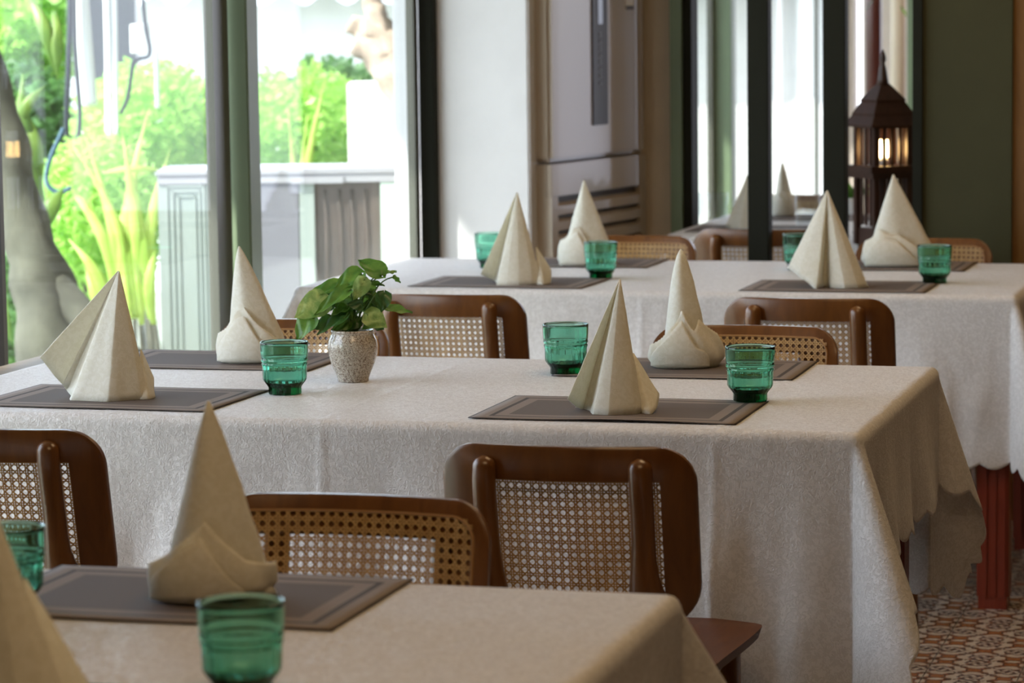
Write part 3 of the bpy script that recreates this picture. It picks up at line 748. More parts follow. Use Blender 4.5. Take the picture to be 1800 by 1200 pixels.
def dup(t, loc, rz):
    r = t.copy(); COL.objects.link(r); r.location = loc; r.rotation_euler = (0, 0, rz)
    for ch in list(t.children): c = ch.copy(); COL.objects.link(c); c.parent = r
    return r
CH = make_chair(); first = True
def chair(cx, ytop, facing, label, rz=0):
    """cx: centre of the backrest; ytop: y of its top rail; facing +1 = sitter looks away from the camera"""
    global first
    a = rz + (0 if facing > 0 else 180); off = .262 + .055 - .018
    loc = (cx + (-sin(rad(rz)) * off * facing * -1 if rz else 0) * -1 * -1 * 0, ytop + off * facing, 0)
    if first: t = CH; t.location = loc; t.rotation_euler = (0, 0, rad(a)); first = False
    else: t = dup(CH, loc, rad(a))
    return tag(t, label, 'chair', 'cane-backed wooden dining chairs')
chair(-1.060, 4.01, 1, 'cane-backed wooden chair seen from behind with its seat showing, near side of the middle table', 1.5)
chair(-1.964, 4.03, 1, 'cane-backed chair at the left photo edge, seen from behind before the middle table')
chair(-1.200, 3.535, -1, 'chair facing the camera across the nearest table, cane back right of the blurred napkin')
chair(-1.113, 5.675, -1, 'chair facing the camera beyond the middle table, behind its right green glass')
chair(-2.022, 5.660, -1, 'chair on the far side of the middle table, mostly hidden behind the potted plant')
chair(-1.912, 6.235, 1, 'cane-backed chair seen from behind, just right of the potted plant')
chair(-1.098, 6.255, 1, 'cane-backed chair seen from behind in front of the third table, below its right placemat')
chair(-1.897, 8.03, -1, 'chair on the far side of the third table, beside the air conditioner vents')
chair(-1.079, 8.01, -1, 'chair on the far side of the third table, in front of the green wall')
chair(-1.607, 8.315, 1, 'chair of the farthest table seen from behind, crossed by the left dark post')
chair(-1.80, 9.96, -1, 'far-side chair of the farthest table, only its top rail visible between the posts')
# ------------------------------------------------------------------ potted pothos
PP = pz(621, 672, ZT); ZP = depth(PP)
pot = empty('potted_plant', (PP.x, PP.y, ZT + .0022), 0, 'small pothos in a speckled grey-brown ceramic pot on the middle table', 'plant')
prof = [(.001, .0), (.0275, .0), (.0290, .002), (.0288, .006), (.0335, .018), (.0405, .034), (.0450, .052), (.0462, .064), (.0445, .076), (.0400, .086), (.0385, .0895), (.0398, .0925), (.0392, .0955), (.0365, .0955), (.0355, .088), (.034, .083)]
MB().lathe(prof[:], 48).ob('pot', M['ceramic'], pot, True)
MB().lathe([(.001, .0835), (.034, .0835), (.034, .0845), (.001, .087)], 24).ob('soil', M['soil'], pot)
inv = V((PP.x, PP.y, ZT + .0022))
def heart(B_, T_, w, nrm, droop=.1, fold=.25, m='leaf', name='leaf', parent=None, origin=inv, heartb=.16, n=10, k=6):
    d = T_ - B_; L = d.length; dn = d.normalized(); nr = (nrm - dn * nrm.dot(dn)).normalized(); sd_ = dn.cross(nr)
    vs = []; fs = []
    for i in range(n + 1):
        t = i / n; wd = w * (t ** .40) * ((1 - t) ** 1.0) * 1.62 if 0 < t < 1 else w * .02
        for j in range(-k, k + 1):
            q = j / k; back = heartb * L * (q * q) * max(0, 1 - t * 3)
            p = B_ + dn * (L * t - back) + sd_ * (wd * q) + nr * (fold * abs(q) * wd - droop * L * (t * t) + droop * L * t * .6 + .002 * sin(t * 12 + q * 5))
            vs.append(p - origin)
    W_ = 2 * k + 1
    for i in range(n):
        for j in range(2 * k): q = i * W_ + j; fs.append((q, q + 1, q + W_ + 1, q + W_))
    return mesh(name, vs, fs, M[m], parent, True)
TO = -FX; UP = V((0, 0, 1)); RR = RX
def pl(X, Y, dd): return px(480 + X / 4.615, 440 + Y / 4.615, ZP + dd)
# (base, tip, half width m, normal, droop, fold, material)
LV = [((880, 205, -.01), (690, 72, .0), .027, TO * .8 + UP * .8, .15, .35, 'leaf', 1), ((860, 195, -.005), (1003, 165, .02), .022, TO * .3 + UP, .1, .2, 'leaf', 1),
      ((720, 190, .0), (500, 300, -.01), .030, TO * .7 + UP * .8, .15, .2, 'leaf', 1), ((560, 285, .01), (262, 365, .0), .027, TO * .6 + UP, .2, .2, 'leaf', 1),
      ((430, 400, -.01), (172, 542, -.02), .036, TO + UP * .5, .12, .2, 'leafv', 1), ((330, 545, -.015), (180, 722, -.02), .030, TO * .8 + UP * .6 - RR * .3, .3, .3, 'leaf', 1),
      ((630, 318, -.02), (330, 515, -.03), .020, TO * .7 + UP * .8, .12, .4, 'leaf', 1), ((590, 540, -.02), (352, 672, -.03), .022, TO * .5 + UP, .15, .3, 'leafd', 1),
      ((740, 235, -.02), (655, 400, -.03), .021, TO + RR * .3, .1, .3, 'leafv', 0), ((900, 345, -.02), (880, 500, -.03), .020, TO + RR * .2, .1, .2, 'leafd', 1),
      ((915, 470, .0), (1135, 497, .02), .018, TO * .7 + UP, .12, .2, 'leaf', 1), ((760, 520, -.025), (925, 622, -.03), .026, TO + UP * .4, .1, .2, 'leafv', 1),
      ((770, 262, .01), (905, 282, .0), .009, TO + UP, .1, .3, 'leaf', 1), ((975, 215, .0), (1036, 262, .0), .007, TO + UP, .1, .3, 'leaf', 1),
      ((720, 450, -.02), (600, 430, -.03), .014, TO + UP * .2, .1, .2, 'leafd', 0), ((745, 335, .0), (860, 480, -.005), .014, TO * .4 + RR * .8, .2, .3, 'leafd', 1),
      ((500, 430, .01), (300, 400, .02), .026, TO + UP * .5, .1, .2, 'leafd', 0), ((640, 480, .01), (480, 560, .0), .024, TO + UP * .4, .1, .2, 'leafd', 0),
      ((560, 400, .0), (640, 560, -.01), .022, TO + RR * -.2, .1, .2, 'leaf', 0), ((820, 420, .02), (760, 600, .02), .020, TO, .1, .2, 'leafd', 0),
      ((480, 560, .0), (330, 640, -.01), .018, TO + UP * .6, .1, .3, 'leafd', 0), ((700, 330, .03), (850, 300, .04), .025, TO + UP * .5, .1, .2, 'leaf', 0),
      ((640, 330, .02), (560, 470, .02), .022, TO * .9, .1, .2, 'leafv', 0), ((830, 560, -.01), (720, 640, -.02), .014, TO, .1, .2, 'leaf', 0),
      ((620, 600, -.01), (470, 640, -.02), .014, TO + UP * .6, .15, .3, 'leaf', 0), ((690, 560, .0), (560, 650, -.01), .018, TO + UP * .3, .15, .3, 'leafd', 0),
      ((840, 600, .0), (900, 640, .0), .014, TO + UP * .3, .1, .3, 'leafd', 0), ((600, 470, -.01), (470, 520, -.02), .017, TO * .6 + UP, .2, .4, 'leaf', 0), ((800, 330, .02), (700, 480, .02), .02, TO + RR * .3, .1, .3, 'leaf', 0)]
SB = [pl(640 + random.uniform(-60, 60), 668, random.uniform(-.01, .02)) for _ in LV]
for (b, t_, w_, nr, dr, fo, mt, st), sb in zip(LV, SB):
    B_, T_ = pl(*b), pl(*t_); heart(B_, T_, w_ * 1.12, nr, dr, fo, mt, 'leaf', pot)
    mid = (sb + B_) / 2 + V((0, 0, .018)) + (B_ - sb) * .15; C = cat([sb, mid, B_, B_ + (T_ - B_) * .12], 12)
    MB().tube([c - inv for c in C], [.0014] * 10 + [.001] * 3, 6).ob('stem', M['stem'], pot, True)
# ------------------------------------------------------------------ floor-standing air conditioner
c0 = V((-.2655 * 8.54, 8.54, 0)); hd = rad(10.2); dv = V((sin(hd), cos(hd), 0))
ac = empty('air_conditioner', c0, 0, 'tall cream floor-standing air conditioner against the pillar behind the third table', 'air conditioner')
ac.rotation_euler = (0, 0, pi / 2 - hd)       # local +x runs along the front (away from camera), local -y faces the room
AW, AD, AH = .715, .24, 1.86; SZ = pz(1000, 279, 1).z
zs = CAMP.z - (284 - 38) * depth(c0) / FPX * 1.0; zg0 = zs - .10
MB().box(.0, AW, -.0, AD, zs + .004, AH, b=.012).ob('upper_panel', M['ac'], ac)
b = MB().box(.0, AW, -.0, .02, .06, zg0 - .43, b=.004).box(0, .045, 0, .02, zg0 - .43, zg0).box(AW - .045, AW, 0, .02, zg0 - .43, zg0).box(.0, AW, 0, .02, zg0, zs - .002, b=.003)
b.box(0, AW, .02, AD, .06, zs - .002); b.ob('lower_panel', M['ac'], ac)
MB().box(.045, AW - .045, .018, .0205, zg0 - .43, zg0).ob('grille_recess', M['acdark'], ac)
for k in range(9):
    z = zg0 - .03 - k * .047
    MB().add([(.045, 0, z), (AW - .045, 0, z), (AW - .045, .018, z + .010), (.045, .018, z + .010), (.045, .0, z - .026), (AW - .045, 0, z - .026), (AW - .045, .012, z - .022), (.045, .012, z - .022)],
             [(0, 1, 2, 3), (4, 7, 6, 5), (0, 4, 5, 1), (3, 2, 6, 7), (0, 3, 7, 4), (1, 5, 6, 2)]).ob('louvre', M['ac'], ac)
MB().box(0.01, AW - .01, .01, AD, 0, .06).ob('plinth', M['acdark'], ac)
MB().box(AW - .052, AW - .04, -.006, .0, zs + .01, AH - .02, b=.002).ob('edge_trim', M['ac'], ac)
sx0, sx1 = .30, .415; sz = CAMP.z - (216 - 37) * (depth(c0) + .33) / FPX
st = MB().box(sx0, sx1, -.004, .001, sz, AH - .06, b=.0015).ob('display_strip', M['acstrip'], ac)
MB().box(sx0 + .04, sx0 + .075, -.0052, -.004, sz + .31, AH - .1).ob('display_window', M['acled'], st)
b = MB()
for k in range(8):
    z = sz + .125 + k * .021; b.box(sx0 + .048, sx0 + .052, -.0055, -.004, z, z + .013).box(sx0 + .052, sx0 + .066, -.0055, -.004, z, z + .003)
    if k % 2: b.box(sx0 + .052, sx0 + .064, -.0055, -.004, z + .010, z + .013)
b.ob('faint_marks', M['acmark'], st)
lz = CAMP.z - (18 - 37) * (depth(c0) + .5) / FPX
MB().box(.56, .62, -.003, .001, lz, lz + .12).ob('sticker', M['owhite'], ac); MB().box(.56, .62, -.0035, -.003, lz, lz + .012).ob('sticker_band', M['acdark'], ac)
# ------------------------------------------------------------------ pagoda lantern
yl = 8.56; xl = ux(1552, yl); LZ = depth((xl, yl, 1))
def lz_(v): return CAMP.z - (v - 32) * LZ / FPX
lan = empty('pagoda_lantern', (xl, yl, 0), rad(38), 'dark wooden pagoda lantern with tiered roof and lit bulb, left of the green wall', 'lantern')
pxm = LZ / FPX
def hexp(r, z, n=4, tw=0): return [(r * cos(2 * pi * i / n + tw), r * sin(2 * pi * i / n + tw), z) for i in range(n)]
def frust(b, r0, z0, r1, z1, n=4, tw=pi / 4):
    A = hexp(r0, z0, n, tw); B = hexp(r1, z1, n, tw); b.add(A + B, [tuple(range(n))[::-1], tuple(range(n, 2 * n))] + [(i, (i + 1) % n, n + (i + 1) % n, n + i) for i in range(n)])
def tier(r0, v0, r1, v1):
    b = MB(); frust(b, r0 * pxm, lz_(v0) - .006, r0 * pxm, lz_(v0)); frust(b, r0 * pxm, lz_(v0), r1 * pxm, lz_(v1))
    return b.ob('roof_tier', M['lant'], lan)
tier(72, 219, 46, 192); tier(56, 199, 31, 168); tier(41, 175, 11, 147)
b = MB(); b.lathe([(11 * pxm, lz_(152)), (9 * pxm, lz_(138)), (6 * pxm, lz_(120)), (3.5 * pxm, lz_(112)), (6 * pxm, lz_(106)), (5 * pxm, lz_(98)), (.5 * pxm, lz_(87))], 14); b.ob('finial', M['lant'], lan, True)
w2 = 40 * pxm
def deck(v0, v1, r): b = MB(); frust(b, r * pxm, lz_(v0), r * pxm, lz_(v1)); return b
deck(302, 290, 74).ob('platform', M['lant'], lan); deck(312, 302, 64).ob('platform', M['lant'], lan)
deck(225, 217, 52).ob('eave_beam', M['lant'], lan)
hh = 33 * pxm
for sx_ in (-1, 1):
    for sy_ in (-1, 1):
        MB().box(sx_ * hh - .009, sx_ * hh + .009, sy_ * hh - .009, sy_ * hh + .009, lz_(430), lz_(222), b=.002).ob('corner_post', M['lant'], lan)
for side in range(4):
    Rz = Matrix.Rotation(side * pi / 2, 4, 'Z')
    for k in (-1, 0, 1):
        for (va, vb) in ((292, 222), (395, 312)):
            MB().box(k * .026 - .0045, k * .026 + .0045, hh - .003, hh + .003, lz_(va), lz_(vb), Rz).ob('slat', M['lant'], lan)
MB().box(-hh, hh, -hh, hh, 0, lz_(400), b=.003).ob('pedestal', M['lant'], lan)
m = mat('lamp_tube_glow', (1, .9, .6)); N = NT(m); N.b.inputs['Emission Color'].default_value = (1, .62, .25, 1); N.b.inputs['Emission Strength'].default_value = 22; M['glow'] = m
bl = MB()
for k in range(4):
    a = k * pi / 2 + .4; x, y = .013 * cos(a), .013 * sin(a); bl.tube([(x, y, lz_(276)), (x, y, lz_(262)), (x, y, lz_(246))], [.0055, .006, .005], 10)
bl.ob('bulb_tube', M['glow'], lan, True); MB().lathe([(.014, lz_(290)), (.016, lz_(284)), (.014, lz_(277))], 16).ob('bulb_base', M['pipe'], lan, True)
# ------------------------------------------------------------------ things on the farthest table
def tumbler(u, v, label, s=1.0):
    p = pz(u, v, ZT + .01); b = MB().lathe([(.0004, .002), (.026 * s, 0), (.031 * s, .004), (.036 * s, .085 * s), (.0335 * s, .085 * s), (.029 * s, .012), (.0004, .012)], 28)
    o = b.ob('drinking_glass', M['clear'], None, True); o.location = (p.x, p.y, ZT + .0022); return tag(o, label, 'glass', 'clear tumblers on the farthest table')
tumbler(1420, 394, 'clear tumbler on the farthest table, between the two dark posts', 1.15); tumbler(1262, 379, 'clear tumbler on the farthest table left of the half hidden napkin')
tumbler(1222, 379, 'clear tumbler on the farthest table nearest the sage green jamb')
p = pz(1499, 377, ZT); t = empty('potted_plant', (p.x, p.y, ZT + .0022), 0, 'small green plant in a white pot on the farthest table, left of the lantern', 'plant')
MB().lathe([(.001, 0), (.026, 0), (.036, .055), (.033, .055), (.03, .045), (.001, .045)], 24).ob('pot', M['owhite'], t, True)
for k in range(16):
    a = k * 2.4; q = V((p.x, p.y, ZT)); B_ = q + V((.01 * cos(a), .01 * sin(a), .05)); T_ = q + V((.062 * cos(a), .062 * sin(a), .07 + .055 * random.random()))
    heart(B_, T_, .018, UP + V((cos(a), sin(a), 0)) * -.4, .2, .2, 'leaf', 'leaf', t, V((p.x, p.y, ZT + .0022)), n=5, k=2)
p = V((ux(1573, 11.5), 11.5, 2.1)); t = empty('hanging_plant', p, 0, 'trailing green plant hanging high in front of the cream column', 'plant')
MB().lathe([(.001, 0), (.05, 0), (.07, .1), (.065, .1), (.001, .08)], 20).ob('hanging_pot', M['terra'], t, True)
MB().tube([(0, 0, .1), (0, 0, .69)], .002, 5).ob('hanging_cord', M['black'], t)
for k in range(40):
    a = k * 2.4; r = .03 + .06 * random.random(); z = .06 - .75 * (k / 40) ** 1.2 * random.uniform(.6, 1); B_ = p + V((r * cos(a), r * sin(a), z)); T_ = B_ + V((.03 * cos(a), .03 * sin(a), -.035))
    heart(B_, T_, .014, V((cos(a), sin(a), .4)), .1, .2, 'leafd' if k % 3 else 'leaf', 'leaf', t, p, n=4, k=2)
# ------------------------------------------------------------------ outdoors
g = MB().box(-14, -2.75, -3, 24, -.3, -.12).ob('ground', M['ground']); g['kind'] = 'structure'
# outdoor condenser unit
a0 = px(284, 600, 9.45); a1 = px(741, 600, 9.45); CLx = V((a0.x, a0.y, -.12)); wd = (V((a1.x, a1.y, 0)) - V((a0.x, a0.y, 0))).length
ang = math.atan2(a1.y - a0.y, a1.x - a0.x)
def cz(v): return CAMP.z + .12 - (v - 42) * 9.45 / FPX
def cxx(u): return (u - 284) / (741 - 284) * wd
cu = empty('outdoor_condenser', CLx, ang, 'large pale grey outdoor air-conditioning condenser behind the window glass', 'air conditioner')
ztop = cz(292)
MB().box(-.008, wd + .008, -.012, .36, ztop - .02, ztop, b=.006).ob('lid', M['condl'], cu)
MB().box(0, wd, .03, .35, .10, ztop - .02).ob('body', M['cond'], cu)
p1 = MB().box(0, cxx(450), 0, .03, .1, ztop - .02, b=.003).ob('side_panel', M['cond'], cu)
for k in range(3):
    x0, x1 = cxx(298 + k * 10), cxx(366 - k * 8); z0, z1 = .16 + k * .015, cz(318 + k * 9); q = MB()
    q.box(x0, x0 + .006, -.004, 0.001, z0, z1).box(x1 - .006, x1, -.004, .001, z0, z1).box(x0, x1, -.004, .001, z1 - .006, z1).box(x0, x1, -.004, .001, z0, z0 + .006); q.ob('embossed_rib', M['cond'], p1)
MB().box(cxx(452), cxx(530), 0.002, .03, .1, ztop - .045, b=.002).ob('service_panel', M['condm'], cu)
MB().box(cxx(531), cxx(557), 0.004, .03, .1, ztop - .045).ob('inner_strip', M['cond'], cu)
MB().box(cxx(558), cxx(672), .02, .031, .1, ztop - .045).ob('reflection_panel', M['condd'], cu)  # dark panel painted in place of the room's reflection in the glass
q = MB(); 
for u in (575, 600, 622, 645): q.tube([(cxx(u), .018, .1), (cxx(u) + .004, .016, cz(400)), (cxx(u) + .002, .016, cz(330))], .006, 8)
q.ob('reflection_rod', M['condd'], cu, True)  # thin rods set in the painted reflection
MB().box(0, wd, -.006, .03, ztop - .045, ztop - .02, b=.002).ob('top_rail', M['condl'], cu)
MB().box(cxx(518), cxx(610), -.014, -.006, cz(318), cz(306), b=.002).ob('handle', M['condl'], cu)
MB().box(cxx(673), cxx(719), 0, .03, .1, ztop - .045, b=.002).ob('pale_panel', M['condg'], cu)
MB().box(cxx(719), wd, .022, .032, .1, ztop - .045).ob('coil', M['cond'], cu)
q = MB()
for k in range(9): z = ztop - .06 - k * .078; q.box(cxx(719), wd, 0, .006, z - .004, z + .004)
for k in range(3): x = cxx(720) + k * (wd - cxx(720) - .006) / 2; q.box(x, x + .006, 0, .006, .1, ztop - .045)
q.ob('wire_guard', M['wire'], cu)
MB().box(.05, .12, .02, .33, 0, .1).box(wd - .12, wd - .05, .02, .33, 0, .1).ob('foot', M['cond'], cu)
# foliage clumps
def shrub(name, u0, u1, v0, v1, Z, n, m, label, size=.05, dth=.5, cat_='shrub'):
    A = px((u0 + u1) / 2, 600, Z); t = empty(name, (A.x, A.y, -.12), 0, label, cat_); o_ = V((A.x, A.y, -.12)); vs = []; fs = []; rnd = random.Random(int(u0 + v0))
    C = px((u0 + u1) / 2, (v0 + v1) / 2, Z); hw_ = (u1 - u0) / 2 * Z / FPX; hh_ = (v1 - v0) / 2 * Z / FPX
    for i in range(n):
        a, b_, c = rnd.gauss(0, 1), rnd.gauss(0, 1), rnd.gauss(0, 1); L = sqrt(a * a + b_ * b_ + c * c); r = rnd.random() ** .28
        P = C + RX * (a / L * r * hw_) + FX * (b_ / L * r * dth) + V((0, 0, c / L * r * hh_ * (1 + .15 * sin(a * 9))))
        d = V((rnd.gauss(0, 1), rnd.gauss(0, 1), rnd.gauss(0, .6))).normalized(); s = d.cross(V((rnd.gauss(0, 1), rnd.gauss(0, 1), rnd.gauss(0, 1)))).normalized(); z = size * rnd.uniform(.6, 1.3)
        q = len(vs); nn = d.cross(s) * z * .12; vs += [P - o_, P + d * z * .5 + s * z * .3 + nn - o_, P + d * z - o_, P + d * z * .5 - s * z * .3 + nn - o_]; fs += [(q, q + 1, q + 2), (q, q + 2, q + 3)]
    f = mesh('foliage', vs, fs, M[m], t); f['kind'] = 'stuff'
    q = MB()
    for k in range(7):
        a = rnd.uniform(-.6, .6); B_ = V((rnd.uniform(-.3, .3) * hw_, 0, 0)); q.tube([B_, B_ + RX * a * hw_ * .4 + V((0, 0, (C.z + .12) * .6)), B_ + RX * a * hw_ + V((0, 0, C.z + .12))], [.012, .009, .004], 6)
    q.ob('branch', M['bark'], t)
shrub('garden_shrub', 360, 700, 128, 330, 13.1, 5200, 'hedge', 'bright leafy shrub behind the condenser, left of the white box', .05)
shrub('garden_shrub', 130, 420, 120, 330, 11.6, 5600, 'hedge', 'sunlit yellow-green shrub in the left window, above the lily blades', .045)
shrub('garden_shrub', 60, 290, 250, 520, 10.6, 5200, 'hedge', 'low sunlit shrub left of the condenser, behind the lily blades', .042)
shrub('garden_shrub', -60, 150, -80, 160, 13.4, 3000, 'hedge', 'pale green tree foliage in the top left corner of the window', .07, cat_='foliage')
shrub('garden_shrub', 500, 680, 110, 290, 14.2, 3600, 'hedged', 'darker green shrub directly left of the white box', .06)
shrub('garden_shrub', -40, 170, 380, 700, 12.2, 4200, 'hedged', 'dark green shrub behind the leaning tree trunk', .07)
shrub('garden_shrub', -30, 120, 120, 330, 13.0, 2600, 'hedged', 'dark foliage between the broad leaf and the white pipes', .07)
# long blades
def blade(b_, t_, Z, w_, name, label, m='lily', group=None, bow=.15, side=0):
    B_, T_ = px(b_[0], b_[1], Z), px(t_[0], t_[1], Z + side); d = T_ - B_; n = 14; vs = []; fs = []; s0 = d.cross(FX).normalized(); o_ = B_.copy()
    for i in range(n + 1):
        t = i / n; wd_ = w_ * max(.03, (sin(pi * min(1, t * .8 + .12))) * (1 - t ** 5)); P = B_ + d * t + s0 * (bow * d.length * sin(pi * t) * .5) - FX * .05 * sin(pi * t)
        for j, q in enumerate((-1, -.5, 0, .5, 1)): vs.append(P + s0 * wd_ * q + FX * wd_ * .35 * abs(q) - o_)
    for i in range(n):
        for j in range(4): q = i * 5 + j; fs.append((q, q + 1, q + 6, q + 5))
    o = mesh(name, vs, fs, M[m], None, True); o.location = o_; sm = o.modifiers.new('thickness', 'SOLIDIFY'); sm.thickness = .002
    return o
lily = empty('lily_clump', (px(230, 600, 9.9).x, px(230, 600, 9.9).y, -.12), 0, 'clump of long sunlit lily blades left of the condenser', 'plant')
for (b_, t_, w_, bw) in [((215, 560), (150, 240), .016, -.1), ((235, 560), (262, 190), .018, .1), ((250, 560), (215, 235), .02, -.05), ((225, 570), (235, 285), .028, .05), ((262, 560), (300, 260), .02, .1),
                         ((205, 560), (95, 300), .02, -.25), ((240, 560), (180, 340), .026, -.15), ((270, 560), (240, 330), .022, 0), ((200, 570), (120, 420), .02, -.2), ((228, 560), (130, 260), .015, -.2),
                         ((190, 302), (292, 300), .012, .06), ((215, 560), (285, 380), .022, .15), ((250, 570), (205, 420), .02, -.1), ((180, 570), (150, 470), .018, -.1), ((270, 570), (275, 430), .02, .1)]:
    o = blade(b_, t_, 9.9 + random.uniform(-.15, .15), w_, 'leaf_blade', None, 'lily', None, bw); loc = o.location.copy(); o.parent = lily; o.location = loc - lily.location
l2 = empty('lily_clump', (px(520, 600, 11.2).x, px(520, 600, 11.2).y, -.12), 0, 'pale upright lily blades rising behind the condenser lid', 'plant')
for (b_, t_, w_, bw) in [((520, 790), (506, 190), .022, -.05), ((535, 790), (572, 135), .028, .10), ((528, 790), (540, 200), .022, .05), ((515, 790), (520, 240), .022, 0)]:
    o = blade(b_, t_, 11.2, w_, 'leaf_blade', None, 'lily', None, bw); loc = o.location.copy(); o.parent = l2; o.location = loc - l2.location
l3 = empty('broad_leaf_plant', (px(45, 600, 9.6).x, px(45, 600, 9.6).y, -.12), 0, 'broad-leaved plant with folded olive leaves beside the leaning trunk', 'plant')
for (b_, t_, w_, bw) in [((80, 420), (40, 130), .045, .1), ((30, 230), (80, 150), .02, .1), ((40, 200), (75, 330), .035, .05), ((95, 20), (100, 140), .02, .1), ((55, 0), (95, 130), .022, .15), ((75, 400), (112, 330), .03, 0), ((20, 600), (10, 510), .012, 0), ((30, 620), (48, 550), .012, 0), ((60, 620), (90, 540), .012, 0)]:
    o = blade(b_, t_, 9.6, w_, 'leaf_blade', None, 'banana', None, bw); loc = o.location.copy(); o.parent = l3; o.location = loc - l3.location
# leaning tree trunk at the left
tr = px(60, 620, 9.3); t = empty('leaning_tree', (tr.x, tr.y, -.12), 0, 'leaning grey tree trunk with a flared foot at the left of the window', 'tree')
C = cat([px(-90, -150, 9.3), px(-30, 90, 9.3), (px(15, 260, 9.3)), px(50, 400, 9.3), px(80, 520, 9.3), px(110, 640, 9.3), px(130, 760, 9.3)], 40)
Rr = [.05 + .14 * (i / 40) ** 2.2 for i in range(41)]
b = MB().tube([c - V(t.location) for c in C], Rr, 20); b.v = [tuple(V(v) + V((noise.noise(V(v) * 9), noise.noise(V(v) * 9 + V((3, 3, 3))), 0)) * .03) for v in b.v]; b.ob('trunk', M['bark'], t, True)
b = MB().tube([px(70, 470, 9.3) - V(t.location), px(150, 560, 9.2) - V(t.location), px(250, 640, 9.1) - V(t.location)], [.05, .05, .03], 12); b.ob('root', M['bark'], t, True)
# lopped pale branch at upper right of the window
tb = px(740, 200, 10.6); t = empty('lopped_tree', (tb.x, tb.y, -.12), 0, 'pale lopped tree limb with cut stubs, top right of the middle window', 'tree'); O = V(t.location)
def limb(P, R, name='limb', m='barkl'):
    C = cat([px(u, v, 10.6) - O for u, v in P], 20); n = len(R) - 1; RR_ = [R[min(n, int(i / 20 * n))] * (1 - (i / 20 * n) % 1) + R[min(n, int(i / 20 * n) + 1)] * ((i / 20 * n) % 1) for i in range(21)]
    b = MB().tube(C, RR_, 16); b.v = [tuple(V(v) + V((noise.noise(V(v) * 22), noise.noise(V(v) * 22 + V((3, 3, 3))), noise.noise(V(v) * 22 + V((7, 3, 3))))) * .022) for v in b.v]; return b.ob(name, M[m], t, True)
limb([(622, 78), (660, 92), (702, 130), (750, 195), (840, 300)], [.035, .06, .085, .10, .12]); limb([(618, 40), (645, 52), (690, 85), (740, 135)], [.028, .045, .065, .08]); limb([(655, -60), (658, 0), (668, 50), (680, 80)], [.035, .035, .045, .05])
limb([(840, 300), (880, 420), (900, 900)], [.12, .12, .14], 'trunk')
# building behind: white wall, corrugated awning, box, pipes, mesh grille
A = px(420, 300, 17); t = empty('outbuilding', (A.x, A.y, -.12), 0, 'white outbuilding with a corrugated roof edge beyond the garden', 'building'); O = V(t.location)
e1 = RX.copy(); e1.z = 0; e1.normalize(); f1 = V((-e1.y, e1.x, 0)); tang = math.atan2(e1.y, e1.x); t.rotation_euler = (0, 0, tang)
MB().box(-3.5, 3.5, 0, .3, 0, 1.72).ob('wall', M['owhite'], t)
q = MB(); n = 160
for i in range(n + 1):
    x = -3.5 + 7 * i / n; z = 1.66 + .035 * sin(x * 2 * pi / .24)
    q.v += [(x, -.3, z - .0), (x, .5, z + .15), (x, -.3, z + .015), (x, .5, z + .165)]
for i in range(n): a = i * 4; q.f += [(a, a + 1, a + 5, a + 4), (a + 2, a + 6, a + 7, a + 3), (a, a + 4, a + 6, a + 2)]
q.ob('corrugated_roof', M['corr'], t, True)
wb = px(675, 215, 11.9); t = empty('white_box', (wb.x, wb.y, -.12), tang, 'blown-out white equipment box on a stand behind the condenser', 'box')
s = 11.9 / FPX; zc = wb.z + .12; MB().box(-64 * s, 70 * s, 0, .3, zc - 75 * s, zc + 70 * s, b=.006).ob('cabinet', M['owhite'], t); MB().box(-60 * s, -50 * s, .05, .1, 0, zc - 75 * s).box(50 * s, 60 * s, .05, .1, 0, zc - 75 * s).ob('stand', M['pipe'], t)
q = MB()
for (a_, b2) in ((20, -12), (28, -14), (45, -22), (52, -28), (-35, -60), (-20, -62), (-14, -58)): q.box(a_ * s, (a_ + 5) * s, -.002, 0, zc + b2 * s, zc + (b2 + 2) * s)
q.ob('small_marks', M['acmark'], t)
# pipes and cables
def pipe(P, Z, r, m, name, label, cat_='pipe', group=None):
    C = cat([px(u, v, Z) for u, v in P], 30); o_ = C[-1].copy(); b = MB().tube([c - o_ for c in C], r, 10); o = b.ob(name, M[m], None, True); o.location = o_; return tag(o, label, cat_, group)
pipe([(138, -60), (148, 60), (158, 185)], 10.8, .028, 'pipe', 'insulated_pipe', 'thick white insulated pipe hanging at a slant left of the mesh grille')
pipe([(186, -60), (190, 90), (192, 300)], 10.9, .013, 'pipe', 'drain_pipe', 'thin white vertical pipe crossing the mesh grille'); pipe([(200, -60), (203, 80), (204, 240)], 10.9, .009, 'pipe', 'drain_pipe', 'thinnest white vertical pipe, right of the one crossing the grille')
pipe([(122, -60), (122, 60), (117, 210), (120, 330)], 10.7, .010, 'cable', 'power_cable', 'dark blue-grey cable hanging left of the slanted white pipe', 'cable')
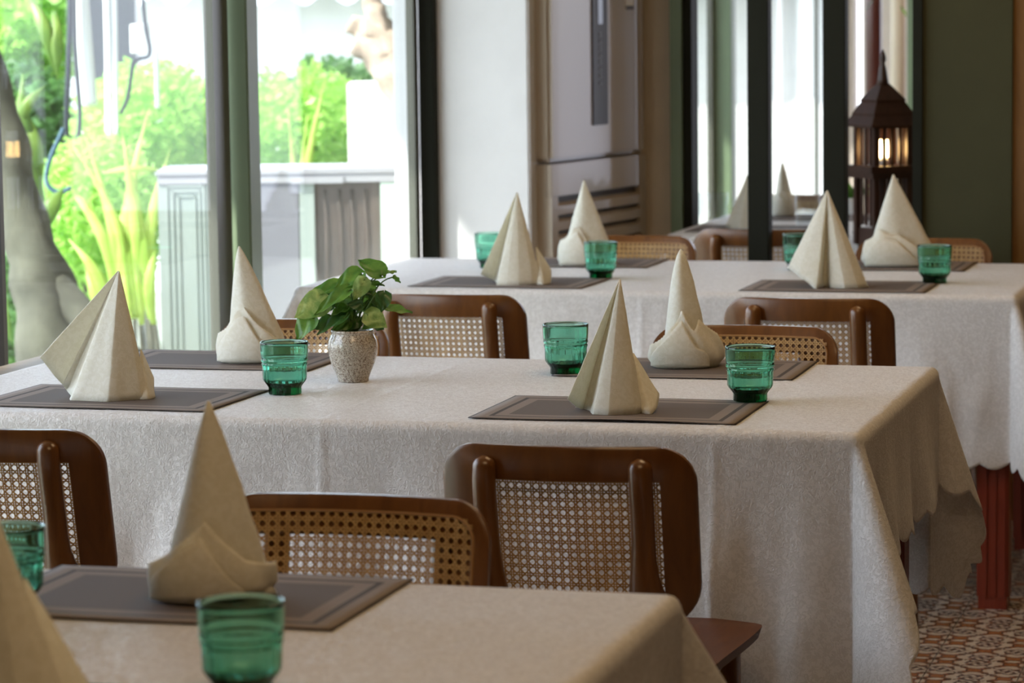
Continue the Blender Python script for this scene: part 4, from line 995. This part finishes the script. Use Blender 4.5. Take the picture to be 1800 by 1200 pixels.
pipe([(130, -60), (132, 80), (140, 220), (118, 300)], 10.75, .009, 'cable', 'power_cable', 'dark blue-grey cable running just behind the slanted white pipe', 'cable')
pipe([(112, 225), (88, 280), (82, 320), (102, 338), (125, 330)], 10.0, .008, 'cableb', 'hose', 'pale blue looping hose beside the leaning trunk', 'hose')
pipe([(246, -60), (255, 40), (263, 95), (236, 110), (225, 170), (212, 200)], 10.9, .008, 'cable', 'power_cable', 'dark cable curving right of the mesh grille', 'cable')
pipe([(275, 90), (277, 190)], 11.0, .009, 'pipe', 'drain_pipe', 'short white vertical pipe right of the curving cable')
jb = px(245, 68, 11.0); t = empty('junction_box', (jb.x, jb.y, jb.z), tang, 'white junction box on the wall above the shrubs', 'box'); MB().box(-.035, .035, 0, .06, -.055, .055, b=.004).ob('box_body', M['pipe'], t); MB().box(-.03, .03, -.004, 0, -.05, .05).ob('box_cover', M['owhite'], t)
A = px(196, 100, 12.6); t = empty('mesh_screen', (A.x, A.y, -.12), tang, 'dark mesh screen standing behind the white pipes', 'screen'); s = 12.6 / FPX; zc = A.z + .12
MB().box(-42 * s, 44 * s, .02, .03, .3, 2.7).ob('backing', M['condl'], t); q = MB()
for k in range(13): x = (-40 + k * 6.6) * s; q.box(x, x + .0045, 0, .006, .3, 2.7)
for k in range(150): z = .3 + k * .016; q.box(-42 * s, 44 * s, .006, .011, z, z + .0045)
q.ob('wire_mesh', M['meshg'], t); MB().box(-46 * s, -42 * s, 0, .04, 0, 2.72).box(44 * s, 48 * s, 0, .04, 0, 2.72).ob('screen_frame', M['condl'], t)
A = px(62, 45, 12.4)
# added white backdrop standing for blown-out daylight (seen through the far windows)
wl = MB().box(-9, -.5, 20.5, 20.7, -.12, 3.0).ob('daylight_backdrop', M['owhite']); wl['kind'] = 'structure'
shrub('garden_shrub', 1230, 1330, 150, 330, 19.5, 2200, 'hedge', 'soft green shrub seen through the far window left of the dark post', .09)
M['dpost'].node_tree.nodes['Principled BSDF'].inputs['Specular IOR Level'].default_value = .2
M['gwall'].node_tree.nodes['Principled BSDF'].inputs['Specular IOR Level'].default_value = .3
